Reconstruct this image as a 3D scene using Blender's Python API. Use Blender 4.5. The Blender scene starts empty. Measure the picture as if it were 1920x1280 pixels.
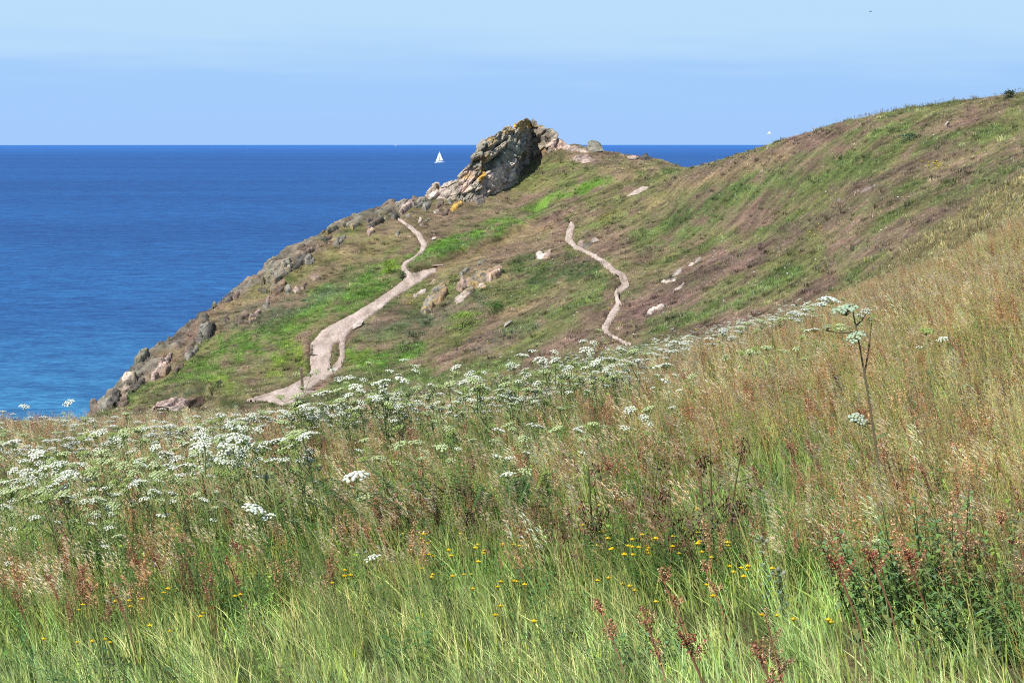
import bpy, bmesh, math, random
import numpy as np
from mathutils import Vector, Matrix
R = math.radians
random.seed(7)
rng = np.random.default_rng(11)
scene = bpy.context.scene
COL = scene.collection

# ------------------------------------------------------------------ camera, sky, sun, exposure
FPX = 4267.0                       # focal length in pixels of a 1920 px wide picture
PITCH = math.atan((640 - 257) / FPX)
SEA_Z = -38.0
cam_d = bpy.data.cameras.new("camera")
cam = bpy.data.objects.new("camera", cam_d)
COL.objects.link(cam)
cam_d.sensor_width = 36.0
cam_d.lens = 36.0 * FPX / 1920.0
cam_d.clip_start = 0.3
cam_d.clip_end = 60000.0
cam.location = (0, 0, 0)
cam.rotation_euler = (math.pi / 2 - PITCH, 0, 0)
scene.camera = cam

SUN = Vector((-0.40, -0.52, 0.80)).normalized()
sun_el = math.asin(SUN.z)
sun_az = math.atan2(SUN.x, SUN.y)
sd = bpy.data.lights.new("sun", 'SUN')
sd.energy = 4.8
sd.angle = R(0.53)
sd.color = (1.0, 0.965, 0.91)
so = bpy.data.objects.new("sun", sd)
COL.objects.link(so)
so.rotation_euler = SUN.to_track_quat('Z', 'Y').to_euler()

world = bpy.data.worlds.new("World")
scene.world = world
world.use_nodes = True
nt = world.node_tree
nt.nodes.clear()
wo = nt.nodes.new("ShaderNodeOutputWorld")
bg = nt.nodes.new("ShaderNodeBackground")
sky = nt.nodes.new("ShaderNodeTexSky")
sky.sky_type = 'NISHITA'
sky.sun_disc = False
sky.sun_elevation = sun_el
sky.sun_rotation = sun_az
sky.altitude = 40
sky.air_density = 1.0
sky.dust_density = 0.3
sky.ozone_density = 2.0
bg.inputs['Strength'].default_value = 0.10
tc = nt.nodes.new("ShaderNodeTexCoord")
sep = nt.nodes.new("ShaderNodeSeparateXYZ")
nt.links.new(tc.outputs['Generated'], sep.inputs[0])
mp = nt.nodes.new("ShaderNodeMapping")
mp.inputs['Scale'].default_value = (9, 9, 110)
nt.links.new(tc.outputs['Generated'], mp.inputs[0])
ns = nt.nodes.new("ShaderNodeTexNoise")
ns.inputs['Scale'].default_value = 1.0
ns.inputs['Detail'].default_value = 6
nt.links.new(mp.outputs[0], ns.inputs['Vector'])
ma = nt.nodes.new("ShaderNodeMath"); ma.operation = 'MULTIPLY_ADD'
nt.links.new(ns.outputs[0], ma.inputs[0]); ma.inputs[1].default_value = 0.034
nt.links.new(sep.outputs[2], ma.inputs[2])
mr = nt.nodes.new("ShaderNodeMapRange"); mr.interpolation_type = 'SMOOTHSTEP'
mr.inputs['From Min'].default_value = 0.018; mr.inputs['From Max'].default_value = 0.070
nt.links.new(ma.outputs[0], mr.inputs[0])
# clear blue air near the horizon, a thin pale veil a little higher, the physical sky above
lowc = nt.nodes.new("ShaderNodeValToRGB")
e = lowc.color_ramp.elements
e[0].position = 0.0; e[0].color = (0.375, 0.605, 0.985, 1)
e[1].position = 1.0; e[1].color = (0.500, 0.735, 0.98, 1)
k = e.new(0.45); k.color = (0.385, 0.625, 0.985, 1)
nt.links.new(mr.outputs[0], lowc.inputs[0])
sc = nt.nodes.new("ShaderNodeVectorMath"); sc.operation = 'SCALE'; sc.inputs['Scale'].default_value = 7.5
nt.links.new(lowc.outputs[0], sc.inputs[0])
hi = nt.nodes.new("ShaderNodeMapRange"); hi.interpolation_type = 'SMOOTHSTEP'
hi.inputs['From Min'].default_value = 0.06; hi.inputs['From Max'].default_value = 0.40
nt.links.new(sep.outputs[2], hi.inputs[0])
mul = nt.nodes.new("ShaderNodeMix"); mul.data_type = 'RGBA'
nt.links.new(hi.outputs[0], mul.inputs[0])
nt.links.new(sc.outputs[0], mul.inputs[6])
nt.links.new(sky.outputs[0], mul.inputs[7])
nt.links.new(mul.outputs[2], bg.inputs['Color'])
nt.links.new(bg.outputs[0], wo.inputs[0])

scene.view_settings.view_transform = 'Standard'
scene.view_settings.look = 'None'
scene.view_settings.gamma = 1.0
scene.view_settings.exposure = 0.4
try:
    scene.cycles.max_bounces = 6
    scene.cycles.transparent_max_bounces = 4
    scene.cycles.use_denoising = False
    scene.cycles.pixel_filter_type = 'BLACKMAN_HARRIS'
    scene.cycles.filter_width = 1.05
except Exception:
    pass

# ------------------------------------------------------------------ helpers
def tag(o, label=None, cat=None, group=None, kind=None):
    if label: o['label'] = label
    if cat: o['category'] = cat
    if group: o['group'] = group
    if kind: o['kind'] = kind
    return o

def _hash(ix, iy, iz):
    h = (ix * 374761393 + iy * 668265263 + iz * 2147483647 * 3 + 1013904223) & 0xFFFFFFFF
    h = ((h ^ (h >> 13)) * 1274126177) & 0xFFFFFFFF
    h = ((h ^ (h >> 16)) * 2246822519) & 0xFFFFFFFF
    return ((h ^ (h >> 15)) & 0xFFFFFF) / float(0xFFFFFF) * 2 - 1

def vnoise(x, y, z=None):
    x = np.asarray(x, float); y = np.asarray(y, float)
    z = np.zeros_like(x) if z is None else np.asarray(z, float)
    xi = np.floor(x).astype(np.int64); yi = np.floor(y).astype(np.int64); zi = np.floor(z).astype(np.int64)
    fx = x - xi; fy = y - yi; fz = z - zi
    fx = fx * fx * (3 - 2 * fx); fy = fy * fy * (3 - 2 * fy); fz = fz * fz * (3 - 2 * fz)
    r = 0
    for dx in (0, 1):
        wx = fx if dx else 1 - fx
        for dy in (0, 1):
            wy = fy if dy else 1 - fy
            for dz in (0, 1):
                wz = fz if dz else 1 - fz
                r = r + wx * wy * wz * _hash(xi + dx, yi + dy, zi + dz)
    return r

def fbm(x, y, z=None, o=4, g=0.5):
    a = 1.0; s = 0; t = 0; k = 1.0
    for i in range(o):
        s = s + a * vnoise(np.asarray(x) * k + 17.3 * i, np.asarray(y) * k + 9.1 * i, None if z is None else np.asarray(z) * k + 3.7 * i)
        t += a; a *= g; k *= 2.03
    return s / t

def sstep(a, b, x):
    t = np.clip((x - a) / (b - a), 0, 1)
    return t * t * (3 - 2 * t)

CP, SP = math.cos(PITCH), math.sin(PITCH)
def slopes(px, py):
    """picture position -> (X/Y, Z/Y) of the sight line from the photographer's eye"""
    r = (np.asarray(px, float) - 960) / FPX; u = (640 - np.asarray(py, float)) / FPX
    fy = CP + u * SP; fz = -SP + u * CP
    return r / fy, fz / fy
def project(X, Y, Z):
    d = Y * CP - Z * SP; up = Y * SP + Z * CP
    d = np.maximum(d, 1e-3)
    return 960 + FPX * X / d, 640 - FPX * up / d

# ------------------------------------------------------------------ the land: feature lines (px, py, distance)
LINES = [
 [(-400,1280,17),(0,1280,15),(960,1280,12),(1920,1280,9.4),(2320,1280,9)],
 [(-400,1000,25),(0,1000,23),(500,1000,19.5),(960,1000,18),(1400,1000,16),(1920,1000,13.6),(2320,1000,13)],
 [(-400,850,42),(0,852,38),(500,845,33),(960,830,28),(1300,760,26),(1600,700,24),(1920,640,22),(2320,560,21)],
 [(-400,838,66),(0,838,62),(300,836,60),(600,832,52),(1000,800,50),(1250,742,47),(1450,688,43),(1640,616,40),(1920,524,35),(2320,376,33)],
 [(-400,805,104),(0,804,100),(170,798,100),(400,789,104),(600,772,108),(800,748,100),(1000,710,90),(1250,665,78),(1450,624,68),(1640,568,55),(1920,458,44),(2320,274,42)],
 [(-400,800,135),(0,800,127),(150,800,125),(200,781,127),(300,776,130),(400,769,132),(600,746,138),(800,724,135),(1000,694,117),(1100,680,108),(1250,684,98),(1450,648,88),(1640,606,75),(1920,490,62),(2320,310,60)],
 [(-400,830,150),(0,830,140),(150,812,135),(200,775,138),(300,760,142),(400,735,148),(600,684,155),(800,650,155),(1000,676,126),(1100,655,118),(1250,628,112),(1450,585,100),(1640,528,88),(1920,388,75),(2320,240,72)],
 [(-400,880,160),(0,860,152),(150,828,145),(200,770,145),(300,735,152),(400,692,160),(600,606,172),(800,560,178),(1000,540,165),(1100,510,160),(1250,485,154),(1450,430,135),(1640,378,115),(1920,280,105),(2320,150,100)],
 [(-400,930,170),(0,890,160),(150,852,152),(200,757,155),(300,705,163),(400,640,172),(600,530,192),(800,452,207),(1000,395,222),(1100,380,212),(1200,352,205),(1250,343,200),(1290,322,192),(1350,303,182),(1450,272,166),(1500,258,162),(1560,240,158),(1640,221,150),(1700,212,146),(1800,193,140),(1920,177,132),(2320,120,125)],
 [(-400,1000,178),(0,930,170),(120,900,162),(160,790,158),(170,768,158),(190,752,160),(215,735,163),(240,700,167),(265,667,171),(300,653,175),(345,622,181),(375,592,186),(400,573,190),(440,546,195),(480,521,199),(500,500,202),(560,466,208),(590,442,212),(640,416,217),(710,393,224),(760,377,230),(800,367,235),(870,340,243),(920,318,250),(960,308,256),(1000,296,257),(1030,282,256),(1060,275,254),(1085,275,252),(1130,283,249),(1180,291,246),(1240,302,242),(1290,319,238),(1320,330,236),(1450,350,232),(1640,340,228),(1920,300,220),(2320,260,210)],
]
def build_lines():
    out = []
    for L in LINES:
        a = np.array(L, float)
        u, s = slopes(a[:, 0], a[:, 1])
        out.append((u, a[:, 2], s * a[:, 2]))
    return out
_L = build_lines()

def seg_dist(px, py, pts):
    """distance to a polyline in picture pixels, with the interpolated third value of its points"""
    best = np.full(px.shape, 1e9); val = np.zeros(px.shape)
    for (a, b) in zip(pts[:-1], pts[1:]):
        vx, vy = b[0] - a[0], b[1] - a[1]
        L2 = vx * vx + vy * vy + 1e-9
        t = np.clip(((px - a[0]) * vx + (py - a[1]) * vy) / L2, 0, 1)
        d = np.hypot(px - a[0] - t * vx, py - a[1] - t * vy)
        w = a[2] + t * (b[2] - a[2])
        dd = d - w
        m = dd < best
        best = np.where(m, dd, best); val = np.where(m, w, val)
    return best, val

PATHS = {
 'main': [
  [(462,747,2),(500,743,6),(530,735,10),(560,722,9),(588,707,11),(600,690,17),(600,670,20),(601,650,20),(612,630,17),(640,612,14),(670,594,10),(700,573,8),(730,552,7),(755,535,9),(775,520,11),(798,510,6),(815,505,3)],
  [(500,744,6),(530,748,7),(552,743,6),(572,734,3)],
  [(672,601,2),(658,611,3),(645,627,4),(641,645,4.5),(643,662,4),(635,680,5),(619,697,5),(607,705,3)],
  [(757,497,4),(760,510,7),(770,520,9)],
  [(574,733,2.5),(600,730,1),(622,727,.3)],
  [(758,493,3),(766,487,2),(777,480,2),(790,469,4),(795,456,5),(786,438,4),(772,425,2.5),(755,412,2),(740,405,1)]],
 'side': [
  [(1072,418,4),(1068,430,5),(1066,445,5.5),(1080,460,4),(1105,471,3.5),(1130,486,4),(1150,503,5),(1170,517,6.5),(1172,530,6.5),(1158,543,4.5),(1156,555,5),(1160,568,5.5),(1148,585,6),(1140,600,5.5),(1132,611,5),(1136,619,3),(1148,626,3),(1165,635,2.5),(1182,642,2)]],
 'top': [
  [(1175,367,.3),(1190,358,2.5),(1206,351,3),(1216,349,1)]]}
# low earth banks: crest line in the picture, height (m), reach (px)
BANKS = [
 ([(765,520,0),(790,506,0),(830,490,0),(880,470,0),(930,452,0),(980,430,0)], .55, 16),
 ([(1010,388,0),(1060,372,0),(1110,352,0),(1160,338,0),(1230,330,0)], .55, 14),
 ([(350,742,0),(385,738,0),(392,748,0)], .8, 12),
 ([(470,752,0),(420,757,0),(385,758,0)], .3, 10),
 ([(572,640,0),(574,660,0),(573,690,0)], .25, 10),
 ([(1165,520,0),(1162,535,0),(1150,548,0),(1158,560,0)], .35, 10),
 ([(905,706,0),(960,694,0),(1010,684,0)], .25, 6),
 ([(1000,394,0),(1100,350,0),(1150,332,0)], .25, 16),
 ([(640,470,0),(700,452,0),(760,430,0)], .2, 12),
]

def Hbase(X, Y):
    X = np.asarray(X, float).ravel(); Y = np.asarray(Y, float).ravel()
    u = np.clip(X / np.maximum(Y, 8.0), -0.36, 0.36)
    ys = []; zs = []
    def put(y, z): ys.append(y); zs.append(z)
    put(np.full_like(u, -40.0), np.full_like(u, -1.2))
    put(np.full_like(u, 1.0), -1.62 + 1.5 * u)
    for (lu, ly, lz) in _L:
        put(np.interp(u, lu, ly), np.interp(u, lu, lz))
    y9, z9 = ys[-1], zs[-1]
    put(y9 + 5, z9 - 2.0)
    put(y9 + 16, z9 - 12.0)
    put(y9 + 34, np.full_like(u, SEA_Z - 3.0))
    put(y9 + 60, np.full_like(u, SEA_Z - 9.0))
    ys = np.array(ys); zs = np.array(zs)
    K = len(ys)
    h = np.maximum(np.diff(ys, axis=0), 0.5); d = np.diff(zs, axis=0) / h
    m = np.zeros_like(zs); m[0] = d[0]; m[-1] = d[-1]
    for k in range(1, K - 1):
        p = d[k - 1] * d[k]
        m[k] = np.where(p > 0, 2 * p / (d[k - 1] + d[k] + np.where(p > 0, 0, 1)), 0)
    idx = np.clip((Y[None, :] >= ys).sum(0) - 1, 0, K - 2)
    ar = np.arange(len(Y))
    y0 = ys[idx, ar]; hh = h[idx, ar]; t = np.clip((Y - y0) / hh, 0, 1)
    z0 = zs[idx, ar]; z1 = zs[idx + 1, ar]; m0 = m[idx, ar] * hh; m1 = m[idx + 1, ar] * hh
    t2 = t * t; t3 = t2 * t
    return (2*t3 - 3*t2 + 1)*z0 + (t3 - 2*t2 + t)*m0 + (-2*t3 + 3*t2)*z1 + (t3 - t2)*m1

def H(X, Y, detail=True, path=True):
    X = np.asarray(X, float); Y = np.asarray(Y, float); sh = X.shape
    X = X.ravel(); Y = Y.ravel()
    z = Hbase(X, Y)
    far = sstep(85, 130, Y)
    z = z + 0.04 * fbm(X / 1.3, Y / 1.3, o=3) * (1 - far)
    if detail:
        z = z + far * (0.34 * fbm(X / 7.0, Y / 8.0, o=3) + 0.15 * np.abs(fbm(X / 1.6 + 40, Y / 2.2, o=3)))
        # rocky, broken ground along the seaward edge
        u, ly, lz = _L[-1]
        uu = X / np.maximum(Y, 8)
        e = np.interp(uu, u, ly) - Y
        rid = far * np.exp(-(e / 14.0) ** 2) * (uu < 0.03) + far * (e < -3) 
        z = z + np.minimum(rid, 1) * (0.5 * np.abs(fbm(X / 2.4, Y / 2.4 + 7, o=4)) - 0.1)
        f = Y > 90
        if f.any():
            px, py = project(X[f], Y[f], z[f])
            dz = np.zeros_like(px)
            wob = 2.5 * fbm(X[f] / 1.5, Y[f] / 1.5, o=2)
            for pts, hh, reach in BANKS:
                d, _ = seg_dist(px, py + wob, pts)
                # side: above the line (smaller py) rises
                xs = [p[0] for p in pts]; yy = [p[1] for p in pts]
                if xs[0] < xs[-1]:
                    ln = np.interp(px, xs, yy)
                else:
                    ln = np.interp(px, xs[::-1], yy[::-1])
                above = (ln - (py + wob))
                dz += hh * np.where(above > 0, np.exp(-(d / reach) ** 2), np.exp(-(d / 3.0) ** 2) )
            z[f] += dz
    if path:
        f = Y > 90
        if f.any():
            px, py = project(X[f], Y[f], z[f])
            z[f] -= 0.30 * sstep(4.0, 0.0, path_mask(px, py, X[f], Y[f]))
    return z.reshape(sh)

def path_mask(px, py, X, Y):
    n = 2.6 * fbm(X / 1.1, Y / 4.5, o=3) + 0.5 * vnoise(X * 2.6, Y * 0.8)
    best = np.full(px.shape, 1e9)
    for grp in PATHS.values():
        for pts in grp:
            d, _ = seg_dist(px, py, pts)
            best = np.minimum(best, d)
    return best + n

def h1(x, y):
    return float(H(np.array([x]), np.array([y]))[0])

def ground_at(px, py, lift=0.0, y0=5.0, y1=275.0, n=1400):
    """the first place where the sight line through (px, py) meets the land raised by lift"""
    u, s = slopes(px, py)
    Y = np.linspace(y0, y1, n)
    z = H(u * Y, Y) + lift
    hit = np.nonzero(z >= s * Y)[0]
    if len(hit) == 0:
        return None
    i = hit[0]
    if i > 0:
        f0 = s * Y[i - 1] - z[i - 1]; f1 = s * Y[i] - z[i]
        y = Y[i - 1] + (Y[i] - Y[i - 1]) * f0 / max(f0 - f1, 1e-6)
    else:
        y = Y[0]
    return float(u * y), float(y), h1(u * y, y)

def ground_many(px, py, lift, y0, y1=110.0, n=260):
    u, s = slopes(px, py)
    Y = np.linspace(y0, y1, n)
    X = u[:, None] * Y[None, :]
    z = H(X, np.broadcast_to(Y, X.shape)) + lift[:, None]
    hit = z >= s[:, None] * Y[None, :]
    i = hit.argmax(1); ok = hit.any(1)
    y = Y[i]
    return u * y, y, ok

# ------------------------------------------------------------------ ground cover colours (what grows where)
C = dict(
 grn=(0.130, 0.195, 0.058), dgrn=(0.07, 0.12, 0.04), lime=(0.20, 0.30, 0.035), olive=(0.205, 0.215, 0.085),
 brn=(0.275, 0.190, 0.145), tan=(0.39, 0.29, 0.165), gry=(0.13, 0.165, 0.105), drk=(0.055, 0.040, 0.025),
 vgr=(0.125, 0.25, 0.040), purp=(0.20, 0.130, 0.115), fld=(0.15, 0.205, 0.065), red=(0.20, 0.115, 0.055))
# (cover, polyline with half widths in px, strength)
STROKES = [
 ('olive',[(700,430,60),(900,420,70),(1000,560,80)],.5),
 ('brn',[(860,375,12),(940,370,20),(880,400,18),(820,400,14)],.75),
 ('brn',[(760,450,16),(830,420,22),(700,420,14)],.6),
 ('tan',[(650,480,16),(700,470,16),(740,440,10)],.5),
 ('tan',[(560,500,18),(620,460,14)],.45),
 ('tan',[(860,470,5),(940,445,6),(1010,410,5)],.6),
 ('brn',[(880,500,10),(960,470,14),(1040,455,10)],.75),
 ('tan',[(820,510,6),(880,485,7),(950,455,7),(1040,420,6)],.6),
 ('olive',[(1000,330,22),(1100,320,18),(1220,325,10)],.7),
 ('grn',[(1000,325,10),(1040,318,8)],.5),
 ('purp',[(1020,325,4),(1060,318,6)],.6),
 ('brn',[(1070,290,10),(1150,300,8),(1110,305,7)],.7),
 ('tan',[(1130,318,8),(1240,322,7)],.4),
 ('vgr',[(770,480,8),(820,468,12),(870,455,15),(900,440,14),(950,415,12),(1000,392,12),(1060,365,12),(1110,350,10),(1150,340,6)],.95),
 ('grn',[(1200,327,3),(1275,322,3)],.9),
 ('dgrn',[(830,474,5),(900,450,7),(930,445,6)],.6),
 ('olive',[(1050,385,8),(1120,362,8),(1200,335,6)],.8),
 ('drk',[(770,508,3),(800,500,4),(850,487,2),(905,465,3),(950,440,2)],.6),
 ('purp',[(1040,388,3),(1080,372,4),(1130,352,2)],.8),
 ('vgr',[(590,560,16),(650,545,20),(700,520,18),(740,505,16)],.85),
 ('lime',[(725,505,9),(745,495,10)],.85),
 ('vgr',[(430,650,18),(520,620,20),(600,580,18),(660,570,14),(720,540,9)],.75),
 ('vgr',[(250,745,12),(330,705,14),(400,690,24),(470,670,26),(530,650,22)],.7),
 ('dgrn',[(450,625,8),(500,615,10),(545,600,8)],.45),
 ('lime',[(480,700,10),(520,690,14),(550,650,16),(565,680,10)],.7),
 ('lime',[(390,725,8),(415,705,10),(430,730,8)],.55),
 ('brn',[(450,695,9),(500,678,10),(470,715,8)],.45),
 ('brn',[(540,690,6),(545,720,4)],.3),
 ('gry',[(420,600,14),(500,590,16),(570,570,14),(640,540,10)],.7),
 ('gry',[(330,745,8),(380,728,8)],.6),
 ('brn',[(400,620,10),(440,590,12),(500,570,12),(540,545,10)],.55),
 ('tan',[(420,575,7),(460,555,8),(500,535,8),(420,600,4)],.5),
 ('gry',[(450,580,7),(490,568,8)],.5),
 ('brn',[(560,540,8),(610,520,10),(640,500,8)],.5),
 ('tan',[(370,640,7),(330,680,6),(300,720,6),(260,750,6)],.5),
 ('brn',[(345,660,10),(300,690,14),(250,720,14)],.5),
 ('brn',[(250,762,6),(200,768,7),(300,770,8)],.5),
 ('brn',[(700,600,10),(740,590,14),(700,625,12)],.4),
 ('dgrn',[(735,570,12),(760,580,18),(800,600,16)],.6),
 ('gry',[(690,620,14),(760,620,22),(820,600,20),(900,560,14)],.55),
 ('vgr',[(655,670,14),(700,680,18),(760,670,14),(790,655,12)],.9),
 ('lime',[(650,665,8),(665,680,10),(690,660,8)],.5),
 ('grn',[(740,640,10),(790,645,10)],.8),
 ('brn',[(790,625,10),(820,622,12),(770,635,7)],.6),
 ('dgrn',[(980,500,20),(1050,490,18),(1110,500,14),(1000,530,14)],.75),
 ('grn',[(960,560,12),(1020,545,10),(1080,560,14),(1140,540,12)],.55),
 ('dgrn',[(1120,520,10),(1150,530,8)],.5),
 ('grn',[(1000,600,12),(1080,580,14),(1130,570,10),(940,620,12)],.6),
 ('brn',[(880,640,10),(940,600,10),(1000,575,8),(1060,555,6)],.6),
 ('tan',[(940,590,8),(1010,560,8),(1060,535,8)],.45),
 ('gry',[(960,620,10),(890,650,14),(1010,610,8)],.5),
 ('fld',[(560,765,10),(650,735,16),(760,720,20),(880,700,20),(960,680,12)],.85),
 ('grn',[(620,725,8),(700,705,12),(780,700,12),(850,705,10)],.5),
 ('drk',[(400,752,4),(450,757,4),(510,758,4)],.5),
 ('dgrn',[(420,756,6),(500,760,6),(560,775,4)],.5),
 ('tan',[(560,770,6),(640,758,4)],.5),
 ('brn',[(990,670,12),(1060,640,14),(1120,625,16),(1180,620,10)],.85),
 ('purp',[(910,703,2),(960,692,4),(1020,680,3)],.7),
 ('brn',[(1100,440,10),(1150,460,18),(1200,480,14),(1140,435,10)],.75),
 ('olive',[(1060,410,10),(1150,395,18),(1250,370,18)],.6),
 ('purp',[(1180,600,18),(1230,570,24),(1290,535,24),(1350,500,18),(1430,470,16),(1500,440,12)],.85),
 ('brn',[(1190,620,10),(1260,590,10),(1340,560,8),(1420,520,12)],.6),
 ('grn',[(1200,460,16),(1260,430,26),(1330,400,26),(1420,350,24),(1500,330,16)],.7),
 ('dgrn',[(1270,410,14),(1320,380,16),(1390,345,10)],.35),
 ('grn',[(1230,610,14),(1300,590,16),(1380,560,18),(1440,530,16),(1500,510,10)],.8),
 ('brn',[(1300,640,6),(1400,600,10),(1500,560,10),(1560,530,10)],.8),
 ('brn',[(1260,350,12),(1350,315,14),(1450,290,12),(1550,255,8)],.85),
 ('tan',[(1220,385,10),(1290,350,8),(1400,315,8),(1480,290,6)],.5),
 ('purp',[(1560,355,10),(1620,345,12),(1700,320,14),(1760,295,10),(1830,275,8)],.75),
 ('purp',[(1470,430,8),(1540,410,12),(1600,390,6)],.6),
 ('purp',[(1600,480,6),(1640,470,8),(1690,415,8)],.6),
 ('brn',[(1550,500,10),(1620,470,16),(1700,430,12),(1760,400,10),(1850,370,12)],.5),
 ('grn',[(1600,260,14),(1700,240,16),(1650,300,14),(1560,300,12)],.6),
 ('brn',[(1720,250,10),(1800,230,8),(1880,205,8)],.65),
 ('grn',[(1740,270,14),(1820,260,16),(1880,240,10)],.6),
 ('olive',[(1450,480,14),(1520,450,14),(1600,430,14)],.5),
 ('grn',[(1650,350,14),(1730,350,12),(1800,330,14)],.4),
]
# mown-looking brown strip and green strip of the far left field
NEAR_STROKES = [
 ('red',[(-100,800,14),(100,797,13),(260,792,12),(340,790,8)],.85),
 ('grn',[(-100,822,8),(120,818,8),(350,812,9),(560,800,10)],.7),
]
CA = {k: np.array(v) for k, v in C.items()}

def cover(X, Y, Z):
    """base colour of the ground cover at many points"""
    px, py = project(X, Y, Z)
    n = len(px)
    a, b = math.cos(R(-24)), math.sin(R(-24))
    al = px * a + py * b; ac = -px * b + py * a
    s1 = fbm(al / 85, ac / 30, o=4); s2 = fbm(al / 22 + 30, ac / 13, o=3); s3 = fbm(X * 1.3, Y * 1.1, o=3)
    k = np.clip(0.5 + 1.1 * s1 + 0.6 * s2 + 0.35 * s3, 0, 1)[:, None]
    col = CA['brn'] * (1 - k) + CA['olive'] * k
    g = np.clip(1.7 * fbm(al / 70 + 80, ac / 20, o=3) + 0.5 * s3, 0, 1)[:, None]
    col = col * (1 - 0.6 * g) + CA['grn'] * 0.6 * g
    w = 7 * fbm(X / 2.2, Y / 2.6, o=3) + 5 * vnoise(X * 0.9, Y * 0.8)
    far = (Y > 92)
    wx = px + w; wy = py + 0.5 * w
    for name, pts, st in STROKES:
        pts = [(p[0], p[1], p[2]) for p in pts]
        rad = max(p[2] for p in pts)
        d, _ = seg_dist(wx, wy, pts)
        m = sstep(0.35 * rad + 3, -0.35 * rad - 1, d) * st * far
        nz = np.clip(0.75 + 0.9 * s2 + 0.5 * s3, 0.15, 1)
        m = (m * nz)[:, None]
        col = col * (1 - m) + CA[name] * m
    # left rocky edge gets bare brown earth
    u, ly, lz = _L[-1]
    e = np.interp(X / np.maximum(Y, 8), u, ly) - Y
    m = (far * sstep(9, 1, e + 4 * s3) * (px < 960) * 0.6)[:, None]
    col = col * (1 - m) + CA['brn'] * m * 0.9
    near = ~far
    if near.any():
        nc = np.tile(np.array((0.13, 0.17, 0.055)), (n, 1))
        t = sstep(-.2, .5, fbm(X / 3, Y / 3, o=3) + (px - 900) / 1500)[:, None]
        nc = nc * (1 - 0.75 * t) + np.array((0.32, 0.25, 0.13)) * 0.75 * t
        for name, pts, st in NEAR_STROKES:
            d, _ = seg_dist(px, py, pts)
            m = (sstep(5, -5, d + w) * st)[:, None]
            nc = nc * (1 - m) + CA[name] * m
        bl = sstep(88, 96, Y)[:, None]
        col = np.where(far[:, None], col, nc * (1 - bl) + col * bl)
    v = 1 + 0.35 * fbm(X * 2.1, Y * 2.1, o=3) + 0.55 * np.clip(fbm(X * .75 + 5, Y * .6, o=3), -.7, .6)
    return np.clip(col * v[:, None], 0.01, 0.9)

# ------------------------------------------------------------------ materials
def mat_new(name):
    m = bpy.data.materials.new(name); m.use_nodes = True
    nt = m.node_tree; nt.nodes.clear()
    out = nt.nodes.new("ShaderNodeOutputMaterial")
    return m, nt, out
def node(nt, t, **kw):
    n = nt.nodes.new(t)
    for k, v in kw.items(): setattr(n, k, v)
    return n
def noise_n(nt, scale, detail=4, rough=0.55, vec=None):
    n = node(nt, "ShaderNodeTexNoise")
    n.inputs['Scale'].default_value = scale; n.inputs['Detail'].default_value = detail
    n.inputs['Roughness'].default_value = rough
    if vec is not None: nt.links.new(vec, n.inputs['Vector'])
    return n
def ramp(nt, src, stops):
    r = node(nt, "ShaderNodeValToRGB")
    e = r.color_ramp.elements
    while len(e) < len(stops): e.new(0.5)
    for i, (p, c) in enumerate(stops):
        e[i].position = p; e[i].color = (c[0], c[1], c[2], 1) if len(c) == 3 else c
    nt.links.new(src, r.inputs[0])
    return r
def mix(nt, fac, a, b, blend='MIX'):
    m = node(nt, "ShaderNodeMix", data_type='RGBA', blend_type=blend)
    for i, v in ((0, fac), (6, a), (7, b)):
        if isinstance(v, (int, float)): m.inputs[i].default_value = v
        elif isinstance(v, tuple): m.inputs[i].default_value = (v[0], v[1], v[2], 1)
        else: nt.links.new(v, m.inputs[i])
    return m.outputs[2]

def leafy(name, colour=None, instanced=False, trans=0.3, rough=0.55, spec=0.25, vary=0.25):
    """leaf, petal or stalk material; per-piece colour from the mesh, per-plant colour from the scatter"""
    m, nt, out = mat_new(name)
    vc = node(nt, "ShaderNodeAttribute", attribute_name='vc')
    if instanced:
        ia = node(nt, "ShaderNodeAttribute", attribute_name='col', attribute_type='INSTANCER')
        c = mix(nt, 1.0, ia.outputs['Color'], vc.outputs['Color'], 'MULTIPLY')
    elif colour:
        c = mix(nt, 1.0, colour, vc.outputs['Color'], 'MULTIPLY')
    else:
        c = vc.outputs['Color']
    if not instanced and vary:
        oi = node(nt, "ShaderNodeObjectInfo")
        rr = node(nt, "ShaderNodeMapRange")
        rr.inputs['To Min'].default_value = 1 - vary; rr.inputs['To Max'].default_value = 1 + vary * 0.6
        nt.links.new(oi.outputs['Random'], rr.inputs[0])
        vm = node(nt, "ShaderNodeVectorMath", operation='SCALE')
        nt.links.new(c, vm.inputs[0]); nt.links.new(rr.outputs[0], vm.inputs['Scale'])
        c = vm.outputs[0]
    p = node(nt, "ShaderNodeBsdfPrincipled")
    nt.links.new(c, p.inputs['Base Color'])
    p.inputs['Roughness'].default_value = rough
    p.inputs['Specular IOR Level'].default_value = spec
    if trans > 0:
        t = node(nt, "ShaderNodeBsdfTranslucent")
        nt.links.new(c, t.inputs[0])
        ms = node(nt, "ShaderNodeMixShader"); ms.inputs[0].default_value = trans
        nt.links.new(p.outputs[0], ms.inputs[1]); nt.links.new(t.outputs[0], ms.inputs[2])
        nt.links.new(ms.outputs[0], out.inputs[0])
    else:
        nt.links.new(p.outputs[0], out.inputs[0])
    return m

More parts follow.
